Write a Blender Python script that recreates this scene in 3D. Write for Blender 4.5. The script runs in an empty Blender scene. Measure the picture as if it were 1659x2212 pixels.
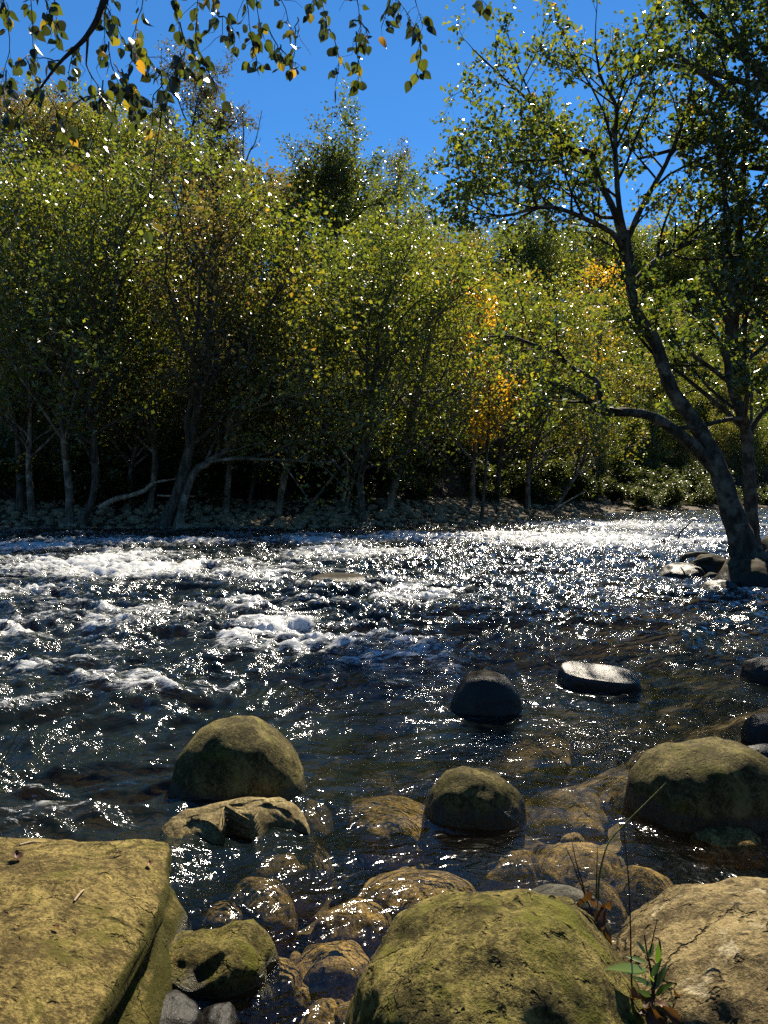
import bpy, bmesh, math, random
import numpy as np
from mathutils import Vector, Matrix

scene = bpy.context.scene
COL = scene.collection
PI = math.pi

# ------------------------------------------------------------------ camera geometry
EYE = 2.0                      # eye height over the water (z = 0)
W, H, F, HOR = 1659.0, 2212.0, 1671.0, 1060.0
CX, CY = W / 2, H / 2
PITCH = math.atan((CY - HOR) / F)      # camera looks slightly down


def at(x, y, Y):
    """point of the place seen at photo position x, y that stands Y metres ahead"""
    dx, dy = (x - CX) / F, (CY - y) / F
    d = np.array([dx, math.cos(PITCH) + dy * math.sin(PITCH), -math.sin(PITCH) + dy * math.cos(PITCH)])
    return np.array([0, 0, EYE]) + d * (Y / d[1])


def on(x, y, z=0.0):
    """point of the plane z seen at photo position x, y"""
    dx, dy = (x - CX) / F, (CY - y) / F
    d = np.array([dx, math.cos(PITCH) + dy * math.sin(PITCH), -math.sin(PITCH) + dy * math.cos(PITCH)])
    return np.array([0, 0, EYE]) + d * ((z - EYE) / d[2])


# ------------------------------------------------------------------ noise
def _hash(ix, iy, iz, seed):
    h = (ix.astype(np.int64) * 374761393 + iy.astype(np.int64) * 668265263 + iz.astype(np.int64) * 2147483647
         + seed * 1274126177) & 0xFFFFFFFF
    h = ((h ^ (h >> 13)) * 1274126177) & 0xFFFFFFFF
    h = ((h ^ (h >> 16)) * 2246822519) & 0xFFFFFFFF
    return (h ^ (h >> 15)) & 0xFFFFFFFF


def noise3(p, seed=0):
    p = np.asarray(p, float)
    i = np.floor(p); f = p - i
    u = f * f * f * (f * (f * 6 - 15) + 10)
    out = 0
    for a in (0, 1):
        for b in (0, 1):
            for c in (0, 1):
                h = _hash(i[:, 0] + a, i[:, 1] + b, i[:, 2] + c, seed)
                g = np.stack([(h & 1023) / 511.5 - 1, ((h >> 10) & 1023) / 511.5 - 1, ((h >> 20) & 1023) / 511.5 - 1], 1)
                d = f - np.array([a, b, c])
                w = (u[:, 0] if a else 1 - u[:, 0]) * (u[:, 1] if b else 1 - u[:, 1]) * (u[:, 2] if c else 1 - u[:, 2])
                out = out + w * (g * d).sum(1)
    return out * 1.3


def noise2(x, y, seed=0):
    ix, iy = np.floor(x), np.floor(y)
    fx, fy = x - ix, y - iy
    ux, uy = fx * fx * fx * (fx * (fx * 6 - 15) + 10), fy * fy * fy * (fy * (fy * 6 - 15) + 10)
    z = np.zeros_like(ix)
    out = 0
    for a in (0, 1):
        for b in (0, 1):
            h = _hash(ix + a, iy + b, z, seed)
            ang = (h & 65535) * (2 * PI / 65536)
            w = (ux if a else 1 - ux) * (uy if b else 1 - uy)
            out = out + w * (np.cos(ang) * (fx - a) + np.sin(ang) * (fy - b))
    return out * 1.4


def fbm3(p, seed, octs=4, gain=.5, lac=2.03):
    o, a = 0, 1.0
    for k in range(octs):
        o = o + a * noise3(p, seed + 17 * k); p = p * lac; a *= gain
    return o


def sstep(a, b, x):
    t = np.clip((x - a) / (b - a), 0, 1)
    return t * t * (3 - 2 * t)


# ------------------------------------------------------------------ object helpers
def mesh_from(name, verts, faces_flat, nper, mat=None, smooth=False, attrs=None, mats=None, midx=None):
    """verts (N,3), faces_flat (M*nper,) all faces of nper corners"""
    me = bpy.data.meshes.new(name)
    v = np.ascontiguousarray(verts, np.float32); f = np.ascontiguousarray(faces_flat, np.int32)
    n = len(f) // nper
    me.vertices.add(len(v)); me.vertices.foreach_set('co', v.ravel())
    me.loops.add(len(f)); me.loops.foreach_set('vertex_index', f)
    me.polygons.add(n); me.polygons.foreach_set('loop_start', np.arange(0, n * nper, nper, dtype=np.int32))
    me.polygons.foreach_set('use_smooth', np.full(n, smooth, bool))
    for k, a in (attrs or {}).items():
        at_ = me.attributes.new(k, 'FLOAT', 'POINT'); at_.data.foreach_set('value', np.ascontiguousarray(a, np.float32))
    if mat: me.materials.append(mat)
    for m in mats or (): me.materials.append(m)
    me.update(calc_edges=True); me.validate()
    return me


def link(name, me, parent=None):
    o = bpy.data.objects.new(name, me); COL.objects.link(o)
    if parent: o.parent = parent
    return o


def tag(o, label=None, cat=None, group=None, kind=None):
    if label: o['label'] = label
    if cat: o['category'] = cat
    if group: o['group'] = group
    if kind: o['kind'] = kind
    return o


def empty(name, loc=(0, 0, 0)):
    o = bpy.data.objects.new(name, None); COL.objects.link(o); o.location = loc
    o.empty_display_size = .2
    return o


def copy_tree(root):
    r = root.copy(); COL.objects.link(r)
    for ch in list(root.children):
        c = ch.copy(); COL.objects.link(c); c.parent = r
    return r


# ------------------------------------------------------------------ materials
def new_mat(name):
    m = bpy.data.materials.new(name); m.use_nodes = True
    nt = m.node_tree; nt.nodes.clear()
    out = nt.nodes.new('ShaderNodeOutputMaterial')
    return m, nt, out


class N:
    """small node writer"""
    def __init__(s, nt): s.nt = nt

    def n(s, typ, **kw):
        nd = s.nt.nodes.new('ShaderNode' + typ)
        for k, v in kw.items():
            if k.startswith('i_'):
                key = k[2:].replace('_', ' ')
                s.put(nd.inputs[key], v)
            else: setattr(nd, k, v)
        return nd

    def put(s, sock, v):
        if isinstance(v, bpy.types.NodeSocket): s.nt.links.new(v, sock)
        elif isinstance(v, bpy.types.Node): s.nt.links.new(v.outputs[0], sock)
        else: sock.default_value = v

    def math(s, op, a, b=0.0, c=None, clamp=False):
        nd = s.nt.nodes.new('ShaderNodeMath'); nd.operation = op; nd.use_clamp = clamp
        s.put(nd.inputs[0], a); s.put(nd.inputs[1], b)
        if c is not None: s.put(nd.inputs[2], c)
        return nd.outputs[0]

    def ramp(s, fac, stops, interp='LINEAR'):
        nd = s.nt.nodes.new('ShaderNodeValToRGB'); cr = nd.color_ramp; cr.interpolation = interp
        while len(cr.elements) < len(stops): cr.elements.new(.5)
        for e, (p, c) in zip(cr.elements, stops):
            e.position = p; e.color = (*c, 1) if len(c) == 3 else c
        s.put(nd.inputs[0], fac)
        return nd.outputs[0]

    def rng(s, v, a, b, c=0.0, d=1.0, smooth=True):
        nd = s.nt.nodes.new('ShaderNodeMapRange'); nd.clamp = True
        if smooth: nd.interpolation_type = 'SMOOTHSTEP'
        s.put(nd.inputs[0], v)
        for k, x in zip((1, 2, 3, 4), (a, b, c, d)): s.put(nd.inputs[k], x)
        return nd.outputs[0]

    def mix(s, fac, a, b, blend='MIX'):
        nd = s.nt.nodes.new('ShaderNodeMix'); nd.data_type = 'RGBA'; nd.blend_type = blend
        s.put(nd.inputs[0], fac)
        for i, v in ((6, a), (7, b)):
            s.put(nd.inputs[i], (*v, 1) if isinstance(v, tuple) and len(v) == 3 else v)
        return nd.outputs[2]

    def noise(s, vec, scale, detail=4, rough=.55, dist=0.0):
        nd = s.n('TexNoise'); s.put(nd.inputs['Vector'], vec)
        nd.inputs['Scale'].default_value = scale; nd.inputs['Detail'].default_value = detail
        nd.inputs['Roughness'].default_value = rough; nd.inputs['Distortion'].default_value = dist
        return nd.outputs[0]

    def mixsh(s, fac, a, b):
        nd = s.nt.nodes.new('ShaderNodeMixShader'); s.put(nd.inputs[0], fac)
        s.put(nd.inputs[1], a); s.put(nd.inputs[2], b)
        return nd.outputs[0]


def rock_mat(name, dark, light, moss=0.0, mosscol=(.10, .105, .018), pits=.5, pit_scale=16.0, wet=.07, grain=.5,
             spots=None, bump=.6, gloss=.55, wspec=.14, cracks=0.0, side=0.0):
    m, nt, out = new_mat(name); g = N(nt)
    tc = g.n('TexCoord').outputs['Object']; geo = g.n('NewGeometry')
    pos = geo.outputs['Position']; nz = g.n('SeparateXYZ', i_Vector=geo.outputs['Normal']).outputs[2]
    z = g.n('SeparateXYZ', i_Vector=pos).outputs[2]
    big = g.noise(tc, 3.2, 6, .62, .4)
    mid = g.noise(tc, 14, 6, .7)
    fine = g.noise(tc, 90, 3, .7)
    v = g.math('ADD', g.math('MULTIPLY', big, .55), g.math('MULTIPLY', mid, .45))
    col = g.mix(g.rng(v, .36, .62), dark, light)
    col = g.mix(g.math('MULTIPLY', g.rng(fine, .35, .7), grain), col, tuple(c * 1.45 for c in light))
    col = g.mix(g.math('MULTIPLY', g.rng(fine, .52, .36), grain), col, tuple(c * .45 for c in dark))
    sk = g.noise(tc, 34, 5, .8, .3); bl = g.noise(tc, 7.5, 6, .75, 1.2)
    col = g.mix(g.math('MULTIPLY', g.rng(sk, .52, .43), .8 * grain + .25), col, tuple(c * .42 for c in dark))
    col = g.mix(g.math('MULTIPLY', g.rng(bl, .49, .37), .8), col, tuple(c * .55 for c in dark))
    lp = g.noise(tc, 2.4, 7, .72, .9)
    col = g.mix(g.math('MULTIPLY', g.rng(lp, .48, .36), .7), col, tuple(c * .9 for c in dark))
    col = g.mix(g.math('MULTIPLY', g.rng(lp, .50, .62), .6), col, tuple(c * 1.5 for c in light))
    if spots:                                   # pale lichen patches
        sp = g.noise(tc, 5.5, 5, .75, .8)
        col = g.mix(g.rng(sp, .56, .66), col, spots)
    mo = g.noise(tc, 4.3, 8, .7, .3)
    ck = 0.0
    if cracks:
        wv = g.n('VectorMath', operation='ADD'); g.put(wv.inputs[0], tc)
        dn = g.n('TexNoise'); g.put(dn.inputs['Vector'], tc); dn.inputs['Scale'].default_value = 5; dn.inputs['Detail'].default_value = 5
        sc_ = g.n('VectorMath', operation='SCALE'); g.put(sc_.inputs[0], dn.outputs['Color']); sc_.inputs['Scale'].default_value = .5
        g.put(wv.inputs[1], sc_.outputs[0])
        mp_ = g.n('Mapping'); g.put(mp_.inputs[0], wv.outputs[0]); mp_.inputs['Scale'].default_value = (1.1, 2.1, 3.2); mp_.inputs['Rotation'].default_value = (.2, .1, .5)
        vc = g.n('TexVoronoi', feature='DISTANCE_TO_EDGE'); g.put(vc.inputs['Vector'], mp_.outputs[0]); vc.inputs['Scale'].default_value = 1.5
        ck = g.math('MULTIPLY', g.rng(vc.outputs['Distance'], g.math('MULTIPLY', bl, .07), .0), g.math('MULTIPLY', g.rng(g.noise(tc, 2.6, 2), .47, .56), cracks))
        col = g.mix(g.math('MULTIPLY', ck, .6), col, tuple(c * .3 for c in dark))
    if side:                                    # moss clings to the steep sides
        col = g.mix(g.math('MULTIPLY', g.rng(g.math('ADD', nz, g.math('MULTIPLY', g.math('SUBTRACT', mo, .5), .9)), .78, .45), .92 * side), col, tuple(c * .45 for c in mosscol))
    if moss:
        col = g.mix(g.math('MULTIPLY', g.rng(mo, .62 - .28 * moss, .80 - .25 * moss), min(1, moss + .25)), col, mosscol)
    # pits and cracks
    vo = g.n('TexVoronoi', feature='F1'); 
    pn = g.n('TexNoise'); g.put(pn.inputs['Vector'], tc); pn.inputs['Scale'].default_value = pit_scale * .9; pn.inputs['Detail'].default_value = 4
    ps = g.n('VectorMath', operation='SCALE'); g.put(ps.inputs[0], pn.outputs['Color']); ps.inputs['Scale'].default_value = 2.2 / pit_scale
    pv = g.n('VectorMath', operation='ADD'); g.put(pv.inputs[0], tc); g.put(pv.inputs[1], ps.outputs[0])
    g.put(vo.inputs['Vector'], pv.outputs[0]); vo.inputs['Scale'].default_value = pit_scale
    pitmask = g.rng(g.noise(tc, 4.0, 3), .47, .62)
    pit = g.math('MULTIPLY', g.rng(vo.outputs['Distance'], .30, .12), pitmask)
    vo2 = g.n('TexVoronoi', feature='F1'); g.put(vo2.inputs['Vector'], pv.outputs[0]); vo2.inputs['Scale'].default_value = pit_scale * 2.7
    pit2 = g.math('MULTIPLY', g.rng(vo2.outputs['Distance'], .34, .14), g.rng(g.noise(tc, 7.0, 3), .5, .6))
    pp = g.math('MULTIPLY', g.math('MAXIMUM', pit, pit2), pits)
    col = g.mix(g.math('MULTIPLY', pp, .55), col, tuple(c * .35 for c in dark))
    # wet band along the water, set higher where it also paints in shade
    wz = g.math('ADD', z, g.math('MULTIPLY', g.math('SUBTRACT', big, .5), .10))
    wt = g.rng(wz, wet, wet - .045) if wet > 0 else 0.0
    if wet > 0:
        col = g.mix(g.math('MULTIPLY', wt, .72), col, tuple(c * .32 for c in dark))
    hgt = g.math('ADD', g.math('ADD', g.math('MULTIPLY', mid, .6), g.math('MULTIPLY', fine, .18)), g.math('MULTIPLY', sk, .45))
    hgt = g.math('ADD', hgt, g.math('MULTIPLY', mo, .5 * moss))
    hgt = g.math('SUBTRACT', hgt, g.math('MULTIPLY', pp, 1.1))
    if cracks: hgt = g.math('SUBTRACT', hgt, g.math('MULTIPLY', ck, 1.2))
    bp = g.n('Bump'); bp.inputs['Strength'].default_value = bump; bp.inputs['Distance'].default_value = .035
    g.put(bp.inputs['Height'], hgt)
    p = g.n('BsdfPrincipled'); g.put(p.inputs['Base Color'], col); g.put(p.inputs['Normal'], bp.outputs[0])
    g.put(p.inputs['Roughness'], g.math('SUBTRACT', .88, g.math('MULTIPLY', wt, gloss)) if wet > 0 else .88)
    g.put(p.inputs['Specular IOR Level'], g.math('ADD', .10, g.math('MULTIPLY', wt, wspec)) if wet > 0 else .10)
    nt.links.new(p.outputs[0], out.inputs[0])
    return m


def leaf_mat(name, stops, transl=.46, rough=.31, spec=.65, tboost=1.55):
    m, nt, out = new_mat(name); g = N(nt)
    t = g.n('Attribute', attribute_name='tint').outputs['Fac']
    rnd = g.n('ObjectInfo').outputs['Random']
    tt = g.math('ADD', t, g.math('MULTIPLY', g.math('SUBTRACT', rnd, .5), .22), clamp=True)
    col = g.ramp(tt, stops)
    tr = g.mix(1.0, col, (tboost, tboost * 1.03, tboost * .45), 'MULTIPLY')
    p = g.n('BsdfPrincipled'); g.put(p.inputs['Base Color'], col)
    p.inputs['Roughness'].default_value = rough; p.inputs['Specular IOR Level'].default_value = spec
    b = g.n('BsdfTranslucent'); g.put(b.inputs[0], tr)
    nt.links.new(g.mixsh(transl, p.outputs[0], b.outputs[0]), out.inputs[0])
    return m


def bark_mat(name, dark, light, scale=6.0, patch=None):
    m, nt, out = new_mat(name); g = N(nt)
    tc = g.n('TexCoord').outputs['Object']
    mp = g.n('Mapping'); g.put(mp.inputs[0], tc); mp.inputs['Scale'].default_value = (1, 1, .3)
    a = g.noise(mp.outputs[0], scale, 6, .7, .6); b = g.noise(tc, scale * .35, 5, .65)
    col = g.mix(g.rng(a, .38, .66), dark, light)
    if patch: col = g.mix(g.math('MULTIPLY', g.rng(b, .5, .64), .85), col, patch)
    bp = g.n('Bump'); bp.inputs['Strength'].default_value = .8; bp.inputs['Distance'].default_value = .05
    g.put(bp.inputs['Height'], a)
    p = g.n('BsdfPrincipled'); g.put(p.inputs['Base Color'], col); p.inputs['Roughness'].default_value = .85; p.inputs['Specular IOR Level'].default_value = .15
    g.put(p.inputs['Normal'], bp.outputs[0])
    nt.links.new(p.outputs[0], out.inputs[0])
    return m


GREEN = [(0.0, (.036, .045, .014)), (.3, (.078, .098, .020)), (.6, (.140, .158, .024)), (.82, (.23, .21, .026)), (1.0, (.34, .19, .025))]
OLIVE = [(0.0, (.042, .050, .018)), (.35, (.098, .108, .024)), (.65, (.19, .175, .028)), (1.0, (.30, .15, .02))]
RUST = [(0.0, (.050, .045, .022)), (.4, (.105, .085, .032)), (.7, (.17, .11, .035)), (1.0, (.25, .11, .028))]
GOLD = [(0.0, (.14, .11, .015)), (.4, (.36, .22, .02)), (.75, (.50, .24, .018)), (1.0, (.48, .13, .015))]
M_GREEN = leaf_mat('green_leaves', GREEN)
M_OLIVE = leaf_mat('olive_leaves', OLIVE)
M_RUST = leaf_mat('rust_leaves', RUST)
M_GOLD = leaf_mat('golden_leaves', GOLD, .5, tboost=1.9)
M_HERO = leaf_mat('riverside_leaves', [(0.0, (.018, .030, .010)), (.4, (.045, .066, .014)), (.7, (.11, .125, .018)), (.9, (.22, .19, .025)), (1.0, (.34, .16, .02))], .40, .31, .7, 2.1)
M_HANG = leaf_mat('hanging_leaves', [(0.0, (.012, .013, .006)), (.35, (.022, .030, .008)), (.65, (.060, .066, .010)), (.85, (.16, .11, .014)), (1.0, (.26, .10, .018))], .45, .29, .7, 2.3)
M_BARK = bark_mat('grey_bark', (.050, .040, .026), (.19, .155, .10), 5, (.30, .26, .185))
M_DARKBARK = bark_mat('dark_bark', (.030, .025, .017), (.12, .098, .066), 6)
M_HEROBARK = bark_mat('mottled_bark', (.022, .018, .012), (.085, .070, .045), 7, (.15, .13, .09))
M_TWIG = bark_mat('twig_bark', (.02, .015, .01), (.06, .045, .03), 20)
M_DRIFT = bark_mat('bleached_wood', (.22, .16, .10), (.46, .37, .25), 5)


# ------------------------------------------------------------------ trees
def tube_arrays(pts, rad, sides, voff, wob=0.0, rng=None):
    pts = np.asarray(pts, float); rad = np.asarray(rad, float); n = len(pts)
    t = np.gradient(pts, axis=0); t /= np.linalg.norm(t, axis=1)[:, None] + 1e-9
    ref = np.array([1.0, 0, 0]) if abs(t[0, 0]) < .8 else np.array([0, 1.0, 0])
    v = []
    u = np.cross(t[0], ref); u /= np.linalg.norm(u)
    ang = np.arange(sides) * 2 * PI / sides
    for k in range(n):
        u = u - t[k] * np.dot(u, t[k]); u /= np.linalg.norm(u) + 1e-9
        w = np.cross(t[k], u)
        rr = rad[k] * (1 + (wob * (rng.random(sides) - .5) * 2 if wob else 0))
        v.append(pts[k] + (np.cos(ang) * rr)[:, None] * u + (np.sin(ang) * rr)[:, None] * w)
    v = np.concatenate(v)
    i = np.arange(n - 1)[:, None] * sides; j = np.arange(sides)[None, :]; j2 = (j + 1) % sides
    f = np.stack([i + j, i + j2, i + sides + j2, i + sides + j], -1).reshape(-1) + voff
    return v, f


def tubes_mesh(name, branches, mat, smooth=True, rng=None):
    V, Fc, off = [], [], 0
    for b in branches:
        pts, rad, sides = b[:3]; wob = b[3] if len(b) > 3 else 0
        v, f = tube_arrays(pts, rad, sides, off, wob, rng)
        V.append(v); Fc.append(f); off += len(v)
    return mesh_from(name, np.concatenate(V), np.concatenate(Fc), 4, mat, smooth)


def resample(pts, rad, n):
    pts = np.asarray(pts, float); rad = np.asarray(rad, float)
    m = len(pts); t = np.linspace(0, m - 1, n); i = np.clip(t.astype(int), 0, m - 2); f = (t - i)[:, None]
    p0, p1, p2, p3 = pts[np.clip(i - 1, 0, m - 1)], pts[i], pts[i + 1], pts[np.clip(i + 2, 0, m - 1)]
    q = .5 * ((2 * p1) + (p2 - p0) * f + (2 * p0 - 5 * p1 + 4 * p2 - p3) * f ** 2 + (3 * p1 - p0 - 3 * p2 + p3) * f ** 3)
    return q, np.interp(t, np.arange(m), rad)


def sprout(rng, out, sites, pts, rad, n, length, ang=(.6, 1.1), t0=.3, up=.25, levels=2, shape=None, sides=5, kids=(6, 5), droop=0.0, ratio=.42, flat=1.0, bias=None):
    pts = np.asarray(pts, float); m = len(pts)
    az0 = rng.random() * 6.28
    for i in range(n):
        t = t0 + (1 - t0) * (i + rng.random() * .9) / n
        k = t * (m - 1); i0 = min(int(k), m - 2); f = k - i0
        p = pts[i0] * (1 - f) + pts[i0 + 1] * f
        tg = pts[i0 + 1] - pts[i0]; tg = tg / (np.linalg.norm(tg) + 1e-9)
        r = rad[i0] * (1 - f) + rad[i0 + 1] * f
        az = az0 + i * 2.4 + rng.normal() * .3
        a1 = np.cross(tg, [0.31, .17, .93]) if abs(tg[2]) < .85 else np.cross(tg, [1, 0, 0])
        a1 /= np.linalg.norm(a1) + 1e-9; a2 = np.cross(tg, a1)
        th = rng.uniform(*ang)
        d = tg * math.cos(th) + (a1 * math.cos(az) + a2 * math.sin(az)) * math.sin(th)
        d[2] += up; d[2] *= flat
        if bias is not None: d = d + bias
        d /= np.linalg.norm(d)
        L = length * rng.uniform(.45, 1.5) * (shape(t) if shape else 1 - .45 * t)
        ns = 6 if levels > 0 else 4
        bp = [p]; dd = d.copy()
        for s in range(ns - 1):
            dd = dd + rng.normal(size=3) * .17 + np.array([0, 0, .10 * up - droop * (s / ns)])
            dd /= np.linalg.norm(dd); bp.append(bp[-1] + dd * L / (ns - 1))
        bp = np.array(bp)
        r0 = min(r * .62, .012 * L + .004 if levels < 2 else .022 * L)
        br = r0 * np.linspace(1, .25, ns)
        out.append((bp, br, sides if levels > 0 else 3))
        if levels > 0:
            sprout(rng, out, sites, bp, br, kids[0], L * ratio, (.5, 1.0), .22, up * .6, levels - 1, None, max(3, sides - 1), kids[1:] or kids, droop, ratio, flat, bias)
            sites.append(bp[ns // 2:])
        else:
            sites.append(bp)


def leaves_at(rng, sites, n, size, spread, jitter=.35, tint=.4, tvar=.14, up=.75, hang=0.0, long=1.0):
    """n small folded leaves around the twigs; returns verts, faces, tints"""
    seg = np.concatenate([np.stack([s[:-1], s[1:]], 1) for s in sites])
    ln = np.linalg.norm(seg[:, 1] - seg[:, 0], axis=1); pr = ln / ln.sum()
    k = rng.choice(len(seg), n, p=pr); f = rng.random(n)[:, None]
    c = seg[k, 0] * (1 - f) + seg[k, 1] * f + rng.normal(size=(n, 3)) * spread
    nrm = rng.normal(size=(n, 3)) * (1 - up) * 1.6 + np.array([0, 0, up]); nrm /= np.linalg.norm(nrm, axis=1)[:, None]
    ax = rng.normal(size=(n, 3)); ax[:, 2] = ax[:, 2] * .5 - hang * 2
    ax -= nrm * (ax * nrm).sum(1)[:, None]; ax /= np.linalg.norm(ax, axis=1)[:, None]
    sd = np.cross(nrm, ax)
    s = size * np.exp(rng.normal(size=n) * jitter * .6)[:, None]
    fold = rng.uniform(.05, .28, n)[:, None]
    b = c - ax * s * .5 * long; tip = c + ax * s * .5 * long - nrm * s * .08
    l = c - ax * s * .06 + sd * s * .36 + nrm * s * fold; r_ = c - ax * s * .06 - sd * s * .36 + nrm * s * fold
    V = np.stack([b, l, tip, r_], 1).reshape(-1, 3)
    o = np.arange(n)[:, None] * 4
    Fc = (o + np.array([[0, 2, 1, 0, 3, 2]])).reshape(-1)
    cl = noise3(c * .55 + 3.3, 5) * .22
    T = np.repeat(np.clip(tint + cl + rng.normal(size=n) * tvar, 0, 1), 4)
    return V, Fc, T


def crown_shape(t): return math.sin(PI * min(1, max(0, (t * 1.02 - .12) / 1.0)) ** .9) ** .7 * .95 + .12


def rand_trunk(rng, height, lean=(0, 0), wander=.05, n=11):
    p = [np.zeros(3)]; d = np.array([lean[0], lean[1], 1.0])
    for k in range(n - 1):
        d = d + np.array([*rng.normal(size=2) * wander, 0]); dd = d / np.linalg.norm(d); p.append(p[-1] + dd * height / (n - 1))
    return np.array(p)


def build_tree(name, rng, path, r0, mat_leaf, bark, nleaf, leaf, prim=20, length=5.0, t0=.32, tint=.4, up=.3, spread=.22, kids=(7, 5),
               extra=None, shape=crown_shape, ang=(.7, 1.2), tvar=.19, leaf_up=.5, sink=.6, rtop=.04, origin=None, levels=2):
    """thing > trunk, crown; the path is in world metres when origin is given, else local"""
    path = np.asarray(path, float); org = np.zeros(3) if origin is None else np.asarray(origin, float)
    path = path - org
    n = max(len(path) * 3, 16)
    rad = np.linspace(1, 0, len(path)) ** .85 * (r0 - rtop) + rtop
    pts, rr = resample(path, rad, n)
    pts = np.vstack([pts[:1] - np.array([0, 0, sink]), pts]); rr = np.concatenate([[r0 * 1.7], rr]); rr[1] *= 1.35; rr[2] *= 1.1
    out = [(pts, rr, 9, .06)]; sites = []
    sprout(rng, out, sites, pts[1:], rr[1:], prim, length, ang, t0, up, levels, shape, 5, kids)
    for ep, er in extra or ():
        q, qr = resample(np.asarray(ep, float) - org, er, len(ep) * 4)
        out.append((q, qr, 8, .05)); sprout(rng, out, sites, q, qr, 7, length * .45, (.6, 1.1), .35, .3, 1, None, 4, (6,))
    big = [b for b in out if b[1][0] > .012]; small = [b for b in out if b[1][0] <= .012]
    root = empty(name, org)
    link('trunk', tubes_mesh('trunk', big, bark, True, rng), root)
    V, Fc, T = leaves_at(rng, sites, nleaf, leaf, spread, tint=tint, tvar=tvar, up=leaf_up)
    if small:                                             # fine twigs travel with the leaves
        sv, sf, off = [], [], len(V)
        for b in small:
            v, f = tube_arrays(*b[:3], off); off += len(v); sv.append(v)
            q = f.reshape(-1, 4); sf.append(np.stack([q[:, 0], q[:, 1], q[:, 2], q[:, 0], q[:, 2], q[:, 3]], 1).reshape(-1))
        V2 = np.concatenate(sv); F2 = np.concatenate(sf)
        me = mesh_from('crown', np.concatenate([V, V2]), np.concatenate([Fc, F2]), 3, None, False,
                       {'tint': np.concatenate([T, np.zeros(len(V2))])}, (mat_leaf, bark))
        mi = np.zeros(len(me.polygons), np.int32); mi[len(Fc) // 3:] = 1
        me.polygons.foreach_set('material_index', mi)
    else:
        me = mesh_from('crown', V, Fc, 3, mat_leaf, False, {'tint': T})
    link('crown', me, root)
    return root

# ------------------------------------------------------------------ lie of the land
FB_X = np.array([-400, -60, -18, 0, 4.3, 12.3, 22.8, 40, 90, 400.])
FB_Y = np.array([70, 36.5, 37.1, 38.3, 41.8, 55.0, 66.8, 82, 118, 330.])      # far bank waterline
NR_Y = np.array([-50, 1.6, 3.0, 5.0, 8.0, 13, 17.5, 20, 24, 30, 45, 400.])
NR_X = np.array([-50, 1.2, 2.6, 3.7, 5.0, 6.9, 8.0, 9.6, 15, 27, 60, 700.])    # near bank, right of the water


def bank_s(x, y):
    yb = np.interp(x, FB_X, FB_Y)
    sl = np.interp(x, [-20, 0, 5, 12, 30, 90], [1, .9, .68, .62, .7, .8])
    return (y - yb) * sl


def ground_z(x, y):
    s = bank_s(x, y)                                  # > 0 behind the far waterline
    rr = np.maximum((x - np.interp(y, NR_Y, NR_X)) * .8, (1.7 + .12 * np.sin(x * 1.7) - y) * .8)   # > 0 on the near bank
    d = np.minimum(-s * .12, np.maximum(-rr, -2) * .28) 
    depth = np.minimum(np.where(rr > 0, -rr * .35, np.minimum(np.interp(x, [-1.5, .2], [.16, .08]) - rr * np.interp(x + np.clip(y - 5.2, 0, 9) * -1.7, [-1.5, .2], [.30, .13]), 1.25)), np.where(s > 0, -s * .22, .05 - s * .16))
    z = -np.clip(depth, -1.5, 1.25)
    ang = np.clip(x / np.maximum(y, 30), -.8, .8)
    slope = np.interp(ang, [-.6, -.4, -.23, -.1, .03, .2, .35, .7], [.72, .70, .62, .52, .54, .70, .74, .70])
    hill = slope * np.clip(s - 11, 0, 44) + np.clip(s - 55, 0, 400) * .06
    z = np.where(s > 0, np.clip(s * .22, 0, 1.35) + hill, z)
    z = np.where(rr > 0, np.clip(rr * .35, 0, 1.1) + np.clip(rr - 6, 0, 80) * .12, z)
    n1 = noise2(x * .13, y * .13, 3); n2 = noise2(x * .9, y * .9, 4); n3 = noise2(x * 2.7, y * 2.7, 5); n4 = noise2(x * 6.5, y * 6.5, 6)
    z = z + np.where(s > 9, n1 * 2.0 * np.clip((s - 9) / 20, 0, 1), 0) + n2 * .07 + np.abs(n3) * .07 + n4 * .022
    return z


def axis(parts):
    return np.unique(np.concatenate([np.arange(a, b, st) for a, b, st in parts]))


gx = axis([(-700, -100, 40), (-100, -40, 4), (-40, -6, .6), (-6, 6, .045), (6, 30, .4), (30, 100, 4), (100, 701, 40)])
gy = axis([(-300, -20, 30), (-20, 1, .8), (1, 9, .045), (9, 20, .25), (20, 36, .8), (36, 75, .45), (75, 160, 4), (160, 901, 40)])
GX, GY = np.meshgrid(gx, gy)
gz = ground_z(GX.ravel(), GY.ravel())
nx, ny = len(gx), len(gy)
ii = (np.arange(ny - 1)[:, None] * nx + np.arange(nx - 1)[None, :])
gf = np.stack([ii, ii + 1, ii + nx + 1, ii + nx], -1).reshape(-1)

m, nt, out = new_mat('ground'); g = N(nt)
pos = g.n('NewGeometry').outputs['Position']
z = g.n('SeparateXYZ', i_Vector=pos).outputs[2]
a = g.noise(pos, 2.3, 7, .7, .5); b = g.noise(pos, 17, 5, .75)
vo = g.n('TexVoronoi', feature='F1'); g.put(vo.inputs['Vector'], pos); vo.inputs['Scale'].default_value = 9
cell = g.n('SeparateColor', i_Color=vo.outputs['Color']).outputs[0]
bed = g.mix(g.rng(a, .36, .62), (.040, .030, .012), (.19, .12, .038))
bed = g.mix(g.math('MULTIPLY', g.rng(b, .45, .62), .6), bed, (.28, .185, .055))
bed = g.mix(g.math('MULTIPLY', cell, .45), bed, (.045, .045, .03))
litter = g.mix(g.rng(a, .35, .65), (.030, .023, .014), (.085, .060, .034))
col = g.mix(g.rng(z, -.02, .25), bed, litter)
bp = g.n('Bump'); bp.inputs['Strength'].default_value = .7; bp.inputs['Distance'].default_value = .05
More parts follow.
